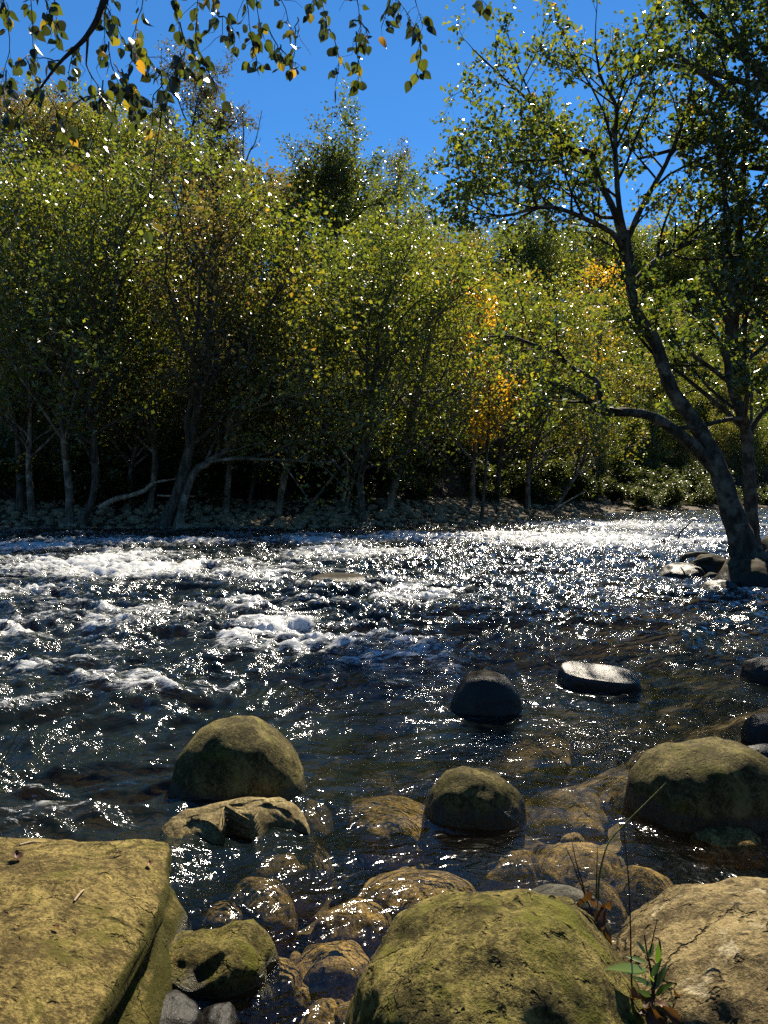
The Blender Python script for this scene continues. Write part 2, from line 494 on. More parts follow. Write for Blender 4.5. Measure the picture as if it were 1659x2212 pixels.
g.put(bp.inputs['Height'], g.math('ADD', b, g.math('MULTIPLY', vo.outputs['Distance'], -.8)))
p = g.n('BsdfPrincipled'); g.put(p.inputs['Base Color'], col); p.inputs['Roughness'].default_value = .8; p.inputs['Specular IOR Level'].default_value = .1; g.put(p.inputs['Normal'], bp.outputs[0])
nt.links.new(p.outputs[0], out.inputs[0])
ground = link('ground', mesh_from('ground', np.stack([GX.ravel(), GY.ravel(), gz], 1), gf, 4, m, True))
tag(ground, 'stony river bed rising into banks and a wooded hillside', 'ground', kind='structure')

# ------------------------------------------------------------------ water
NROW, NCOL = 1000, 900
wy = 1.3 * (100 / 1.3) ** (np.arange(NROW) / (NROW - 1))
wu = np.linspace(-1, 1, NCOL)
WX = wu[None, :] * (wy[:, None] * .62 + 3.5) + wy[:, None] * .06
WY = np.repeat(wy[:, None], NCOL, 1)
x, y = WX.ravel(), WY.ravel()
# broken water: photo position, half sizes in photo pixels, strength of foam, height of the swell
FOAM = [(565, 1385, 55, 34, .95, .16), (660, 1400, 140, 24, .72, .07), (770, 1390, 110, 16, .75, .05), (890, 1300, 85, 18, .9, .16),
        (840, 1440, 160, 34, .55, .05), (900, 1490, 90, 22, .5, .04), (960, 1480, 40, 20, .4, .02), (330, 1245, 210, 16, .9, .18), (190, 1225, 130, 22, .75, .14),
        (70, 1190, 110, 8, .9, .12), (330, 1180, 240, 7, .5, .14), (700, 1178, 60, 8, .9, .16), (760, 1205, 160, 12, .65, .14),
        (560, 1262, 90, 12, .45, .08), (950, 1170, 260, 9, .8, .16), (1250, 1175, 260, 16, .75, .15), (1330, 1140, 220, 10, .55, .08), (1500, 1178, 90, 5, .8, .12),
        (60, 1300, 60, 10, .5, .08), (90, 1385, 120, 12, .6, .08), (210, 1412, 150, 12, .45, .08), (110, 1460, 130, 12, .6, .07), (310, 1498, 100, 10, .55, .06), (400, 1500, 40, 14, .5, .05),
        (60, 1548, 60, 14, .45, .05), (250, 1350, 160, 12, .4, .08), (60, 1775, 90, 12, .35, .03), (520, 1330, 120, 9, .4, .08), (1160, 1245, 140, 10, .3, .05),
        (1060, 1330, 100, 10, .3, .04), (1250, 1510, 80, 10, .35, .02)]
SWELL = [(450, 1455, 110, 22, .16), (420, 1530, 90, 14, .10), (880, 1560, 80, 22, .06), (1180, 1600, 60, 14, .03), (800, 1520, 120, 20, .09)]
spot = np.zeros_like(x); lift = np.zeros_like(x)
wpx = x + noise2(x * 1.1, y * 1.1, 30) * .55 + noise2(x * 3.3, y * 3.3, 31) * .18; wpy = y + noise2(x * .9 + 7, y * 1.3, 32) * .6 + noise2(x * 3 + 4, y * 3.6, 33) * .2
for fx, fy, hx, hy, st, up in FOAM + [(s[0], s[1], s[2], s[3], 0, s[4]) for s in SWELL]:
    c = on(fx, fy); r = on(fx + hx, fy); n_ = on(fx, fy + hy); f_ = on(fx, fy - hy)
    rx = r[0] - c[0]; ry = (f_[1] - n_[1]) / 2
    st *= .92
    q = ((wpx - c[0]) / (rx * 1.15)) ** 2 + ((wpy - c[1]) / (ry * 1.15)) ** 2
    e = np.exp(-q)
    spot = np.maximum(spot, st * e); lift += up * .75 * np.exp(-q * 1.2)
rap = sstep(5.0, 11.0, y - .45 * np.clip(x, 0, 5)) * (1 - .45 * sstep(1.5, 6, x) * (1 - sstep(14, 22, y)))
left = sstep(.2, -2.0, x) * sstep(2.8, 4.4, y); rap = np.maximum(rap, .72 * left)
wx = x + noise2(x * .6, y * .6, 40) * .5; wyy = y + noise2(x * .6 + 9, y * .6, 41) * .5
ridge = lambda k: 1 - np.abs(k) * 2
h1 = noise2(wx * .38, wyy * .62, 42)
h2 = ridge(noise2(wx * .85, wyy * 1.5, 43)); h3 = ridge(noise2(wx * 2.0, wyy * 3.2, 44)); h4 = ridge(noise2(wx * 4.6, wyy * 6.6, 45))
h5 = noise2(x * 9, y * 12, 46); h6 = noise2(x * 19, y * 23, 47)
fade = np.clip(18 / y, 0, 1)
patch = sstep(-.35, .45, noise2(x * .55, y * .9, 60) + .5 * noise2(x * 1.6, y * 2.6, 61))
zz = rap * (.14 * h1 + .13 * h2 + .085 * h3 + .040 * h4) + (.10 + .9 * patch) * (.16 + 1.1 * rap) * (.012 * h5 + .005 * h6 * fade) * (1 - .75 * np.clip(spot * 1.3, 0, 1))
rough = noise2(x * 3.1, y * 4.2, 48) * .55 + noise2(x * 8, y * 9, 49) * .35 + noise2(x * 20, y * 20, 50) * .2
zz += lift * .5 * (1 + .5 * rough) + spot * rap * .03 * rough
zz += .012 * (noise2(x * 1.3, y * 2.2, 51)) + .006 * noise2(x * 3.4, y * 5.5, 52)
foam = spot * (.75 + .9 * rough + .25 * h3) + rap * (.22 * h1 + .26 * (h2 - .35) + .20 * (h3 - .4) + .10 * (h4 - .4)) + (.03 + .10 * sstep(2, -4, x) + .06 * sstep(24, 34, y)) * rap
for bx_, by_, bw_ in ((512, 1746, 292), (1025, 1790, 222), (1530, 1792, 345), (1049, 1551, 160), (1303, 1505, 180), (742, 1284, 200)):
    c = on(bx_, by_); hw = bw_ / 2 / F * c[1]; dd = np.hypot(x - c[0], (y - c[1] - hw * .75) / .88) / hw
    e = np.exp(-((dd - 1.06) / .13) ** 2); zz += e * .012; foam += e * (.22 + .5 * noise2(x * 9, y * 9, 62)) * (.5 + .5 * sstep(4, 8, y))
chop = np.clip((.24 + .42 * patch) + .62 * rap, 0, 1)
depth = zz - ground_z(x, y)
murk = 1 - np.exp(-np.clip(depth - .36, 0, 5) * 1.9)
murk = np.maximum(murk, .6 * sstep(5.8, 9, y))
ii = (np.arange(NROW - 1)[:, None] * NCOL + np.arange(NCOL - 1)[None, :])
wf = np.stack([ii, ii + 1, ii + NCOL + 1, ii + NCOL], -1).reshape(-1)

m, nt, out = new_mat('river_water'); g = N(nt)
pos = g.n('NewGeometry').outputs['Position']
st = g.n('Mapping'); g.put(st.inputs[0], pos); st.inputs['Scale'].default_value = (1, 1.45, 1)
b1 = g.noise(st.outputs[0], 7, 2, .5, .8); b2 = g.noise(st.outputs[0], 30, 2, .55, .5)
chop_s = g.n('Attribute', attribute_name='chop').outputs['Fac']
bp1 = g.n('Bump'); g.put(bp1.inputs['Strength'], chop_s); bp1.inputs['Distance'].default_value = .034; g.put(bp1.inputs['Height'], b1)
bp2 = g.n('Bump'); g.put(bp2.inputs['Strength'], chop_s); bp2.inputs['Distance'].default_value = .0062; g.put(bp2.inputs['Height'], b2)
nt.links.new(bp1.outputs[0], bp2.inputs['Normal'])
mk = g.n('Attribute', attribute_name='murk').outputs['Fac']; fo = g.n('Attribute', attribute_name='foam').outputs['Fac']
tr = g.n('BsdfTransparent'); tr.inputs[0].default_value = (.95, .96, .92, 1)
df = g.n('BsdfDiffuse'); g.put(df.inputs[0], (.006, .011, .010, 1))
body = g.mixsh(mk, tr.outputs[0], df.outputs[0])
gl = g.n('BsdfGlossy'); gl.inputs['Roughness'].default_value = .08; g.put(gl.inputs['Normal'], bp2.outputs[0])
fr = g.n('Fresnel'); fr.inputs[0].default_value = 1.333; g.put(fr.inputs['Normal'], bp2.outputs[0])
surf = g.mixsh(fr.outputs[0], body, gl.outputs[0])
sf = g.n('Mapping'); g.put(sf.inputs[0], pos); sf.inputs['Scale'].default_value = (.40, 1.7, 1); sf.inputs['Rotation'].default_value = (0, 0, .12)
f1 = g.noise(sf.outputs[0], 4.5, 6, .75, 1.6); f2 = g.noise(sf.outputs[0], 13, 6, .85, 1.4)
fm = g.math('ADD', g.math('MULTIPLY', g.math('SUBTRACT', f1, .5), 1.3), g.math('MULTIPLY', g.math('SUBTRACT', f2, .5), 2.7))
fmask = g.rng(g.math('ADD', fo, fm), .50, .82, 0, .95)
fd = g.n('BsdfDiffuse'); g.put(fd.inputs[0], (.80, .81, .80, 1))
ft = g.n('BsdfTranslucent'); g.put(ft.inputs[0], (.80, .81, .80, 1))
fb = g.n('Bump'); fb.inputs['Strength'].default_value = 1; fb.inputs['Distance'].default_value = .02; g.put(fb.inputs['Height'], f2)
g.put(fd.inputs['Normal'], fb.outputs[0])
fsh = g.mixsh(.35, fd.outputs[0], ft.outputs[0])
fg = g.mixsh(.12, fsh, gl.outputs[0])
nt.links.new(g.mixsh(fmask, surf, fg), out.inputs[0])
water = link('river', mesh_from('river', np.stack([x, y, zz], 1), wf, 4, m, True, {'foam': foam, 'murk': murk, 'chop': chop}))
tag(water, 'fast shallow river with white rapids and sun glitter', 'river', kind='structure')

# ------------------------------------------------------------------ boulders
def ico(sub):
    bm = bmesh.new(); bmesh.ops.create_icosphere(bm, subdivisions=sub, radius=1)
    v = np.array([p.co for p in bm.verts]); f = np.array([[q.index for q in p.verts] for p in bm.faces]); bm.free()
    return v, f


ICO = {k: ico(k) for k in (2, 3, 5, 6)}


def boulder(name, c, r, mat, label, seed=1, rot=0.0, tilt=(0, 0), power=2.3, lump=.10, rough=.012, sub=5, shape=None, cat='boulder', group=None):
    """rounded river boulder: superellipsoid with lumps; c centre, r radii"""
    v, f = ICO[sub]
    e = 2 / power
    q = np.sign(v) * np.abs(v) ** e
    q = q / (np.abs(q) ** power).sum(1)[:, None] ** (1 / power) if power != 2 else v.copy()
    lo = fbm3(v * 1.15 + seed * 7.7, seed, 2); md = fbm3(v * 3.1 + seed, seed + 5, 3)
    q = q * (1 + lump * lo + lump * .28 * md)[:, None]
    if shape is not None: q = shape(q, v)
    q = q * np.array(r)
    nn = v
    q = q + nn * (rough * fbm3(q * 9 + seed, seed + 9, 4) )[:, None]
    R = Matrix.Rotation(rot, 3, 'Z') @ Matrix.Rotation(tilt[0], 3, 'X') @ Matrix.Rotation(tilt[1], 3, 'Y')
    q = q @ np.array(R).T
    o = link(name, mesh_from(name, q, f.reshape(-1), 3, mat, True)); o.location = c
    return tag(o, label, cat, group)


S_OLIVE = rock_mat('olive_stone', (.030, .024, .008), (.125, .102, .034), .36, (.075, .075, .005), pits=.6, pit_scale=15, wet=.13)  # wet band raised so its dark also paints shade on the lower fronts
S_GREY = rock_mat('grey_stone', (.03, .029, .022), (.085, .08, .06), .15, pits=.5, pit_scale=14)
S_DARK = rock_mat('wet_stone', (.020, .016, .009), (.058, .046, .026), .1, pits=.3, pit_scale=14, wet=.35, gloss=.45, bump=.5)
S_WET = rock_mat('gleaming_stone', (.005, .0042, .003), (.016, .013, .008), .1, pits=.2, wet=.6, gloss=.40, bump=.35, wspec=.05)
S_SILVER = rock_mat('sheen_stone', (.014, .011, .008), (.05, .042, .03), .1, pits=.3, pit_scale=14, wet=.6, gloss=.48, bump=.4, wspec=.34)
S_BROWN = rock_mat('brown_stone', (.010, .007, .003), (.034, .024, .010), .2, pits=.3, wet=.3, wspec=0.0)
S_SLAB = rock_mat('ochre_stone', (.044, .030, .009), (.205, .155, .050), .42, (.066, .064, .006), pits=.55, pit_scale=9, grain=.5, cracks=.6, side=1.0, bump=.9)
S_MOSSY = rock_mat('mossy_stone', (.036, .029, .008), (.165, .132, .038), .60, (.086, .086, .008), pits=1.0, pit_scale=11, bump=1.0, cracks=.35)
S_PALE = rock_mat('pale_stone', (.060, .042, .017), (.200, .152, .068), .12, (.10, .09, .02), pits=.7, pit_scale=7, spots=(.30, .25, .15), bump=.9, cracks=1.0)
S_CARVED = rock_mat('buff_stone', (.075, .055, .022), (.25, .195, .088), .12, pits=.2, pit_scale=9, wet=.03, bump=.3)
S_BED = rock_mat('amber_stone', (.055, .037, .011), (.26, .165, .046), .30, (.085, .080, .014), pits=.4, pit_scale=12, wet=0, bump=.5, grain=.7)


def px_boulder(name, cx, base, w, top, mat, label, depth=.9, sink=.35, **kw):
    """boulder whose photo centre is cx, front waterline row base, width w, top row"""
    Yf = on(cx, base)[1]; half = w / 2 / F * Yf * 1.05
    Yc = Yf + half * depth * .8
    half = w / 2 / F * Yc; cz = -sink * half
    X = (cx - CX) / F * Yc
    zt = at(cx, top, Yc + .05)[2]
    return boulder(name, (X, Yc, cz), (half, half * depth, zt - cz), mat, label, **kw)


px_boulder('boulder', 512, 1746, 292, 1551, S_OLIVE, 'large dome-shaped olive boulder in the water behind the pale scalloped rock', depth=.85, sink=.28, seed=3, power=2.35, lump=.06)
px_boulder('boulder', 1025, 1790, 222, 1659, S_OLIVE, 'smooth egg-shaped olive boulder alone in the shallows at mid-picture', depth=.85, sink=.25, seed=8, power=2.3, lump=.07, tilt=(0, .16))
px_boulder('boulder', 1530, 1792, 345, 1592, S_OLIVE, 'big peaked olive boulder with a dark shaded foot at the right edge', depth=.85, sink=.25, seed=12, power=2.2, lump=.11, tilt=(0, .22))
px_boulder('boulder', 1049, 1551, 160, 1452, S_DARK, 'dark brown dome boulder beside the white rapids', depth=.85, sink=.3, seed=15, power=2.3, lump=.07, tilt=(0, .15))
px_boulder('boulder', 1655, 1720, 150, 1604, S_DARK, 'smooth dark rock tucked behind the big peaked boulder', depth=.8, seed=18, lump=.06)
px_boulder('boulder', 1668, 1612, 108, 1538, S_DARK, 'dark rounded rock cut by the right edge, above the big peaked boulder', depth=.9, seed=21, lump=.06, power=2.6)
px_boulder('boulder', 1668, 1478, 110, 1420, S_DARK, 'dark square-topped rock cut by the right edge, farthest of the edge rocks', depth=.9, seed=23, lump=.06, power=3.2)
px_boulder('wet_rock', 1578, 1832, 160, 1776, S_BED, 'low wet brown rock with a shiny top in front of the peaked boulder', depth=.9, seed=27, lump=.07, cat='rock')
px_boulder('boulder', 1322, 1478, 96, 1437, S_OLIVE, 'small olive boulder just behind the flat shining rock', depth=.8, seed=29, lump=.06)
px_boulder('sunken_rock', 742, 1282, 215, 1238, S_BROWN, 'long low brown rock barely breaking the rapids in mid river', depth=.6, seed=33, lump=.08, cat='rock', sink=.2)


def flat_shape(q, v):
    q = q.copy(); q[:, 2] = np.minimum(q[:, 2], .62 + .10 * q[:, 0] * -1); return q


c = on(1303, 1500)
boulder('flat_rock', (c[0], c[1] + .22, .02), (.40, .22, .26), S_SILVER, 'flat tilted dark rock with a glaring wet top, right of the dark dome', seed=35, power=3.2, lump=.05,
        rot=-.12, tilt=(.20, .04), shape=flat_shape, cat='rock')


# near rocks ----------------------------------------------------------
def slab_shape(q, v):
    q = q.copy()
    q[:, 2] = np.where(q[:, 2] > 0, q[:, 2] * (1 + .05 * fbm3(v * 2.2, 71, 3)), q[:, 2])
    q[:, 0] *= 1 + .11 * np.clip(.45 - q[:, 2], 0, 1.2) * (q[:, 0] > 0); q[:, 0] += .05 * noise3(v * np.array([.5, 2.6, 1.4]) + 5, 73) * (q[:, 0] > .3)
    q[:, 2] += .05 * fbm3(v * 1.6, 75, 4)
    strat = np.sin(q[:, 2] * 9 + fbm3(v * 2, 77, 2)) * .018
    q[:, 0] += strat; return q


boulder('rock_slab', (-2.06, 2.58, -.02), (1.19, 1.25, .58), S_SLAB, 'big flat-topped ochre rock slab with a mossy side in the lower left corner', seed=41, power=3.5, lump=.09,
        rot=.02, tilt=(-.055, .03), rough=.02, sub=6, shape=slab_shape, cat='rock')


def dome_shape(q, v):
    q = q.copy(); q[:, 0] += .10 * np.maximum(q[:, 2], 0); return q


boulder('boulder', (.33, 2.36, .04), (.50, .58, .66), S_MOSSY, 'huge mossy yellow-green boulder with pitted side at the bottom edge', seed=47, power=2.25, lump=.10, rough=.022, sub=6, shape=dome_shape)
boulder('boulder', (1.36, 2.40, .02), (.66, .66, .62), S_PALE, 'broad pale tan boulder with cracks in the bottom right corner', seed=53, power=2.7, lump=.09, rough=.02, sub=6)
c = on(1245, 2010, .1)
boulder('rock', (c[0] - .02, c[1] + .12, .02), (.20, .17, .20), S_GREY, 'small pale grey rock peeping out between the two front boulders', seed=57, cat='rock')


def knob(q, v):
    q = q.copy(); q[:, 2] += .22 * np.exp(-((q[:, 0] - .45) / .35) ** 2) * (q[:, 2] > 0) - .16 * np.exp(-((q[:, 0] + .05) / .2) ** 2) * (q[:, 2] > 0); return q


c = on(440, 2150)
boulder('rock', (c[0] - .02, c[1] + .20, -.07), (.29, .21, .19), S_MOSSY, 'knobbly two-humped mossy rock below the slab', seed=61, power=2.4, lump=.16, shape=knob, cat='rock', rough=.02)
boulder('wet_rock', (-.86, 2.82, -.03), (.20, .17, .12), S_WET, 'flat dark wet rock gleaming at the foot of the two-humped rock', seed=63, cat='rock')
c = on(342, 2010)
boulder('wet_rock', (c[0], c[1] + .05, -.03), (.10, .13, .11), S_WET, 'small wet grey rock shining white against the slab side', seed=65, cat='rock')
for k, (px_, py_, w_, h_) in enumerate([(470, 2205, 90, .1)]):
    c = on(px_, py_)
    boulder('wet_rock', (c[0], c[1], -.08), (w_ / F * c[1] * .6, .12, .11), S_WET, 'round wet stone at the bottom edge under the two-humped rock', seed=67 + k, cat='rock')

# pale scalloped rock: a ridge with carved hollows
def carve(q, v):
    q = q.copy()
    u = q[:, 0] * .5 + .5 + .05 * noise3(v * 2, 7)
    hol = np.abs(np.sin(PI * np.interp(u, [0, .06, .34, .52, .93, 1], [0, 0, 1, 2, 3, 3]))) ** .75
    q[:, 1] += np.where(v[:, 1] < .25, hol * (.78 + .2 * q[:, 2]) * sstep(.25, -.3, v[:, 1]), 0)
    q[:, 2] = np.where(q[:, 2] > 0, q[:, 2] * (.9 - .06 * q[:, 0] + .10 * np.sin(q[:, 0] * 4 + 1)) + .18 * q[:, 1] + .14 * np.abs(noise3(v * np.array([3.2, 1.2, 1]) + 2, 9)), q[:, 2])
    return q


c0, c1 = on(365, 1850), on(640, 1795)
mid = (c0 + c1) / 2
boulder('rock', (mid[0] + .0, mid[1] + .10, -.10), (.44, .23, .23), S_CARVED, 'pale buff rock with scalloped hollow face jutting from the water behind the slab', seed=71, power=4.0, lump=.06,
        rot=math.atan2(c1[1] - c0[1], c1[0] - c0[0]), tilt=(.12, .03), rough=.008, shape=carve, cat='rock', sub=6)

# stones under the water
UNDER = [(900, 1915, 290, 130), (1240, 1850, 250, 120), (1440, 1855, 170, 80), (1390, 1905, 170, 70), (1290, 1935, 150, 70), (620, 1850, 210, 90), (720, 2075, 200, 120), (590, 2110, 150, 150), (760, 1985, 190, 90),
         (560, 1935, 190, 90), (1120, 1960, 160, 60), (1590, 1890, 180, 70), (860, 1765, 240, 70), (1080, 1860, 190, 80), (1215, 1745, 200, 60), (760, 1680, 220, 60), (1120, 1620, 240, 50), (700, 2190, 160, 70), (480, 1985, 120, 60), (980, 2030, 100, 60),
         (1010, 1590, 160, 40), (1440, 1640, 160, 50), (1340, 1720, 120, 40), (660, 1760, 150, 50), (420, 1900, 130, 60)]
rg = random.Random(5)
for k, (px_, py_, w_, h_) in enumerate(UNDER):
    zt = -.075 - .04 * rg.random() if py_ > 1800 else -.13
    c = on(px_, py_, zt - .06); hw = w_ / 2 / F * c[1]
    gz_ = -.30
    boulder('submerged_stone', (c[0], c[1], gz_), (hw, hw * rg.uniform(.75, .95), zt - gz_), S_BED, 'amber stone lying wholly under the clear shallow water', seed=80 + k, lump=.12, tilt=(rg.uniform(-.25, .25), rg.uniform(-.25, .25)), rough=.006, rot=rg.random() * 3, sub=5,
            cat='stone', group='stones under the shallow water')

for k in range(90):
    px_, py_ = rg.uniform(430, 1700), rg.uniform(1570, 2205)
    c = on(px_, py_, -.14); hw = rg.uniform(.05, .13)
    if np.interp(c[0], [-1.5, .2], [.4, .14]) < .1: continue
    q0 = bpy.data.objects['submerged_stone'] if k % 4 == 0 else bpy.data.objects['submerged_stone.%03d' % (k % 24 + 1)]
    o = q0.copy(); COL.objects.link(o)
    g0 = float(ground_z(np.array([c[0]]), np.array([c[1]]))[0]); dx_ = q0.dimensions[0] or 1
    bw = max(v.co.x for v in q0.data.vertices); o.scale = [hw / bw * rg.uniform(.8, 1.2) for _ in range(3)]
    o.location = (c[0], c[1], min(g0 + hw * .3, -.07 - hw * .9)); o.rotation_euler = (rg.uniform(-.4, .4), rg.uniform(-.4, .4), rg.random() * 6.28)
# rocks around the foot of the right-hand tree
for (px_, bs, w_, tp, mt, lb, kw) in [
    (1482, 1254, 120, 1218, S_DARK, 'low dark rock leading out into the water from the right bank', {}),
    (1540, 1252, 100, 1196, S_DARK, 'upright dark rock against the foot of the leaning tree', dict(depth=1)),
    (1541, 1262, 44, 1236, S_GREY, 'small round paler rock in front of the leaning tree', {}),
    (1622, 1276, 150, 1206, S_DARK, 'bulky dark rock under the roots of the leaning tree', dict(depth=1)),
    (1560, 1284, 90, 1252, S_DARK, 'flat dark rock at the waterline below the leaning tree', {}),
    (1688, 1240, 110, 1145, S_DARK, 'tall dark bank rock at the right edge beside the leaning tree', dict(depth=1))]:
    px_boulder('bank_rock', px_, bs, w_, tp, mt, lb, seed=int(px_) % 97, lump=.12, cat='rock', **kw)

# cobbles on the far bank -------------------------------------------------
M_COB = rock_mat('cobble_stone', (.065, .052, .028), (.30, .235, .135), .12, pits=.15, pit_scale=8, wet=.12, bump=.4)
rng = np.random.default_rng(11)
v2, f2 = ICO[2]; v3, f3 = ICO[3]
cob_shapes = []
for k in range(10):
    q = v3 * (1 + .16 * fbm3(v3 * 1.2 + 5 * k, 200 + k, 2))[:, None] * np.array([1, rng.uniform(.7, .95), rng.uniform(.45, .7)])
    cob_shapes.append(mesh_from('cobble', q, f3.reshape(-1), 3, M_COB, True))
cand = []
for k in range(5200):
    t = rng.random(); xx = -27 + t * 56
    s = rng.random() ** 1.15 * 9.5 - .3
    yb = np.interp(xx, FB_X, FB_Y); sl = np.interp(xx, [-20, 0, 5, 12, 30, 90], [1, .9, .68, .62, .7, .8])
    yy = yb + s / sl
    r = .11 * math.exp(rng.normal() * .42) * (1.25 if s < 4 else 1)
    if rng.random() < .03: r *= 2.1
    r = min(r, .42)
    if xx > 9 and rng.random() < .55: continue
    cand.append((r / yy, xx, yy, r))
cand.sort(reverse=True)
zc = ground_z(np.array([c[1] for c in cand]), np.array([c[2] for c in cand]))
SV, SF, off = [], [], 0
nth = 0
for (key, xx, yy, r), z0 in zip(cand, zc):
    vis = abs(xx / yy) < .50
    if nth < 295 and vis:
        o = link('cobble', cob_shapes[nth % 10]); nth += 1
        o.location = (xx, yy, z0 + r * .25); o.scale = (r, r, r); o.rotation_euler = (rng.normal() * .2, rng.normal() * .2, rng.random() * 6.28)
        tag(o, 'rounded grey-brown cobble on the far stony bank', 'cobble', 'cobbles on the far bank')
    else:
        a = rng.random() * 6.28
        q = v2 * np.array([1, rng.uniform(.7, .95), rng.uniform(.45, .7)]) * (1 + .14 * rng.normal(size=(len(v2), 1)) * .4) * r
        q = q @ np.array([[math.cos(a), math.sin(a), 0], [-math.sin(a), math.cos(a), 0], [0, 0, 1]]) + np.array([xx, yy, z0 + r * .25])
        SV.append(q); SF.append(f2.reshape(-1) + off); off += len(v2)
o = link('cobble_bed', mesh_from('cobble_bed', np.concatenate(SV), np.concatenate(SF), 3, M_COB, True))
tag(o, 'bed of smaller grey cobbles covering the far bank', 'cobbles', kind='stuff')

# ------------------------------------------------------------------ far bank trees
rng = np.random.default_rng(23)


def gz1(x, y): return float(ground_z(np.array([x], float), np.array([y], float))[0])


def path_px(pp, Y, dY=0.0):
    """trunk line read from the photo: base on the ground Y metres ahead"""
    q = [at(px_, py_, Y + dY * i / max(1, len(pp) - 1)) for i, (px_, py_) in enumerate(pp)]
    q[0][2] = gz1(q[0][0], q[0][1])
    return np.array(q)


SPECIAL = [
    ([(150, 1133), (150, 1068), (140, 973), (136, 903), (146, 843), (160, 740), (190, 600), (205, 480)], 38.2, .21, 'tall riverside tree with a pale lichen-spotted trunk at the left waterline', M_GREEN, .42),
    ([(172, 1135), (204, 1060), (203, 953), (196, 850), (240, 700), (255, 560), (280, 470)], 38.0, .20, 'slim riverside tree leaning up from the left waterline right of the pale trunk', M_GREEN, .45),
    ([(275, 1098), (281, 1030), (290, 978), (303, 903), (300, 760), (290, 600)], 42.5, .17, 'thin straight tree behind the bleached fallen log', M_OLIVE, .4),
    ([(322, 1103), (335, 1013), (332, 940), (325, 853), (330, 700), (345, 520), (350, 400)], 41.5, .19, 'tall straight tree rising right of the bleached fallen log', M_GREEN, .4),
    ([(352, 1143), (388, 1053), (415, 943), (432, 853), (450, 753), (455, 603), (462, 520)], 38.3, .33, 'thickest far bank tree, its dark trunk leaning right above the cobbles', M_RUST, .35),
    ([(384, 1136), (412, 1033), (450, 998), (488, 973), (502, 923), (540, 850), (600, 790), (650, 760)], 38.2, .22, 'curved tree bending low to the right from beside the thickest trunk', M_OLIVE, .52),
    ([(487, 1098), (495, 1020), (505, 940), (520, 820), (545, 680), (560, 560)], 41.5, .19, 'dark upright tree right of the curved bending tree', M_GREEN, .38),
    ([(537, 1090), (548, 1030), (556, 978), (575, 900), (600, 760), (640, 640)], 42.5, .14, 'slender tree with a sunlit trunk edge, left of the strongly leaning tree', M_OLIVE, .42),
    ([(600, 1098), (612, 1040), (625, 983), (645, 928), (668, 843), (700, 720), (715, 620)], 41.5, .20, 'strongly right-leaning dark tree near the middle of the far bank', M_GREEN, .42),
    ([(745, 1096), (762, 1030), (775, 970), (800, 870), (830, 740), (845, 600)], 43.0, .14, 'thin tree just behind the waterside trunk in mid-picture', M_GREEN, .45),
    ([(784, 1130), (780, 1080), (780, 1028), (800, 928), (810, 803), (822, 700), (835, 640)], 39.4, .21, 'tree standing alone at the edge of the cobbles in mid-picture', M_GREEN, .50),
    ([(838, 1106), (858, 1030), (872, 960), (900, 860), (925, 760), (935, 680)], 43.5, .24, 'tree with twin stems leaning right, right of the waterside trunk', M_GREEN, .50),
    ([(1020, 1092), (1022, 1010), (1030, 930), (1030, 820), (1022, 720)], 52.0, .20, 'straight dark tree behind the golden-leaved sapling', M_OLIVE, .45),
    ([(1075, 1085), (1078, 1010), (1090, 930), (1120, 820), (1130, 700)], 56.0, .22, 'tree with a dark trunk just right of the golden-leaved sapling', M_GREEN, .48),
    ([(1140, 1090), (1142, 1020), (1160, 930), (1190, 820), (1200, 720)], 58.0, .22, 'far tree over the bend of the river, behind the long low limb', M_GREEN, .46),
    ([(1200, 1095), (1235, 1040), (1258, 1000), (1275, 920), (1290, 800), (1300, 700)], 62.0, .20, 'far tree with a bowed trunk over the river bend', M_OLIVE, .45),
    ([(45, 1090), (42, 1000), (36, 900), (30, 800), (45, 660), (70, 520), (80, 420)], 41.0, .20, 'pale upright tree near the left edge of the far bank', M_GREEN, .42),
    ([(70, 1105), (62, 1010), (66, 930), (70, 800), (110, 640), (120, 520)], 40.0, .18, 'dark leaning tree just right of the pale left-edge tree', M_OLIVE, .42),
    ([(230, 1100), (238, 1020), (232, 940), (246, 830), (220, 650), (226, 500)], 44.0, .16, 'thin shaded tree behind the pair of waterline trunks at left', M_RUST, .45),
]
for k, (pp, Y, r0, lb, mt, tint) in enumerate(SPECIAL):
    P_ = path_px(pp, Y, rng.uniform(-.5, 1.5))
    t = build_tree('riverside_tree', rng, P_, r0, mt, M_BARK if k % 3 != 1 else M_DARKBARK, 5600, .215, 26, 5.4, .24, tint, origin=P_[0], spread=.40, shape=lambda t: .55 + .6 * math.sin(PI * t) ** .8)
    tag(t, lb, 'tree', 'trees along the far bank')

protos = []
KIND = [('green', M_GREEN, .40), ('olive', M_OLIVE, .45), ('rust', M_RUST, .45), ('yellow', M_GREEN, .47)]
for k in range(8):
    kd, mt, tint = KIND[[0, 1, 0, 3, 0, 2, 3, 1][k]]
    hgt = rng.uniform(12, 15)
    t = build_tree('woodland_tree', rng, rand_trunk(rng, hgt, rng.normal(size=2) * .06), rng.uniform(.15, .22), mt, M_BARK if k % 2 else M_DARKBARK, 6600, .23, 24, 4.8, .22, tint, spread=.36)
    protos.append((t, kd, [False]))

LAB = {'green': 'green-leaved tree crowded in the wood across the river', 'olive': 'olive-brown leaved tree crowded in the wood across the river',
       'rust': 'rust-brown thinning tree crowded in the wood across the river', 'yellow': 'yellow-green leaved tree crowded in the wood across the river'}


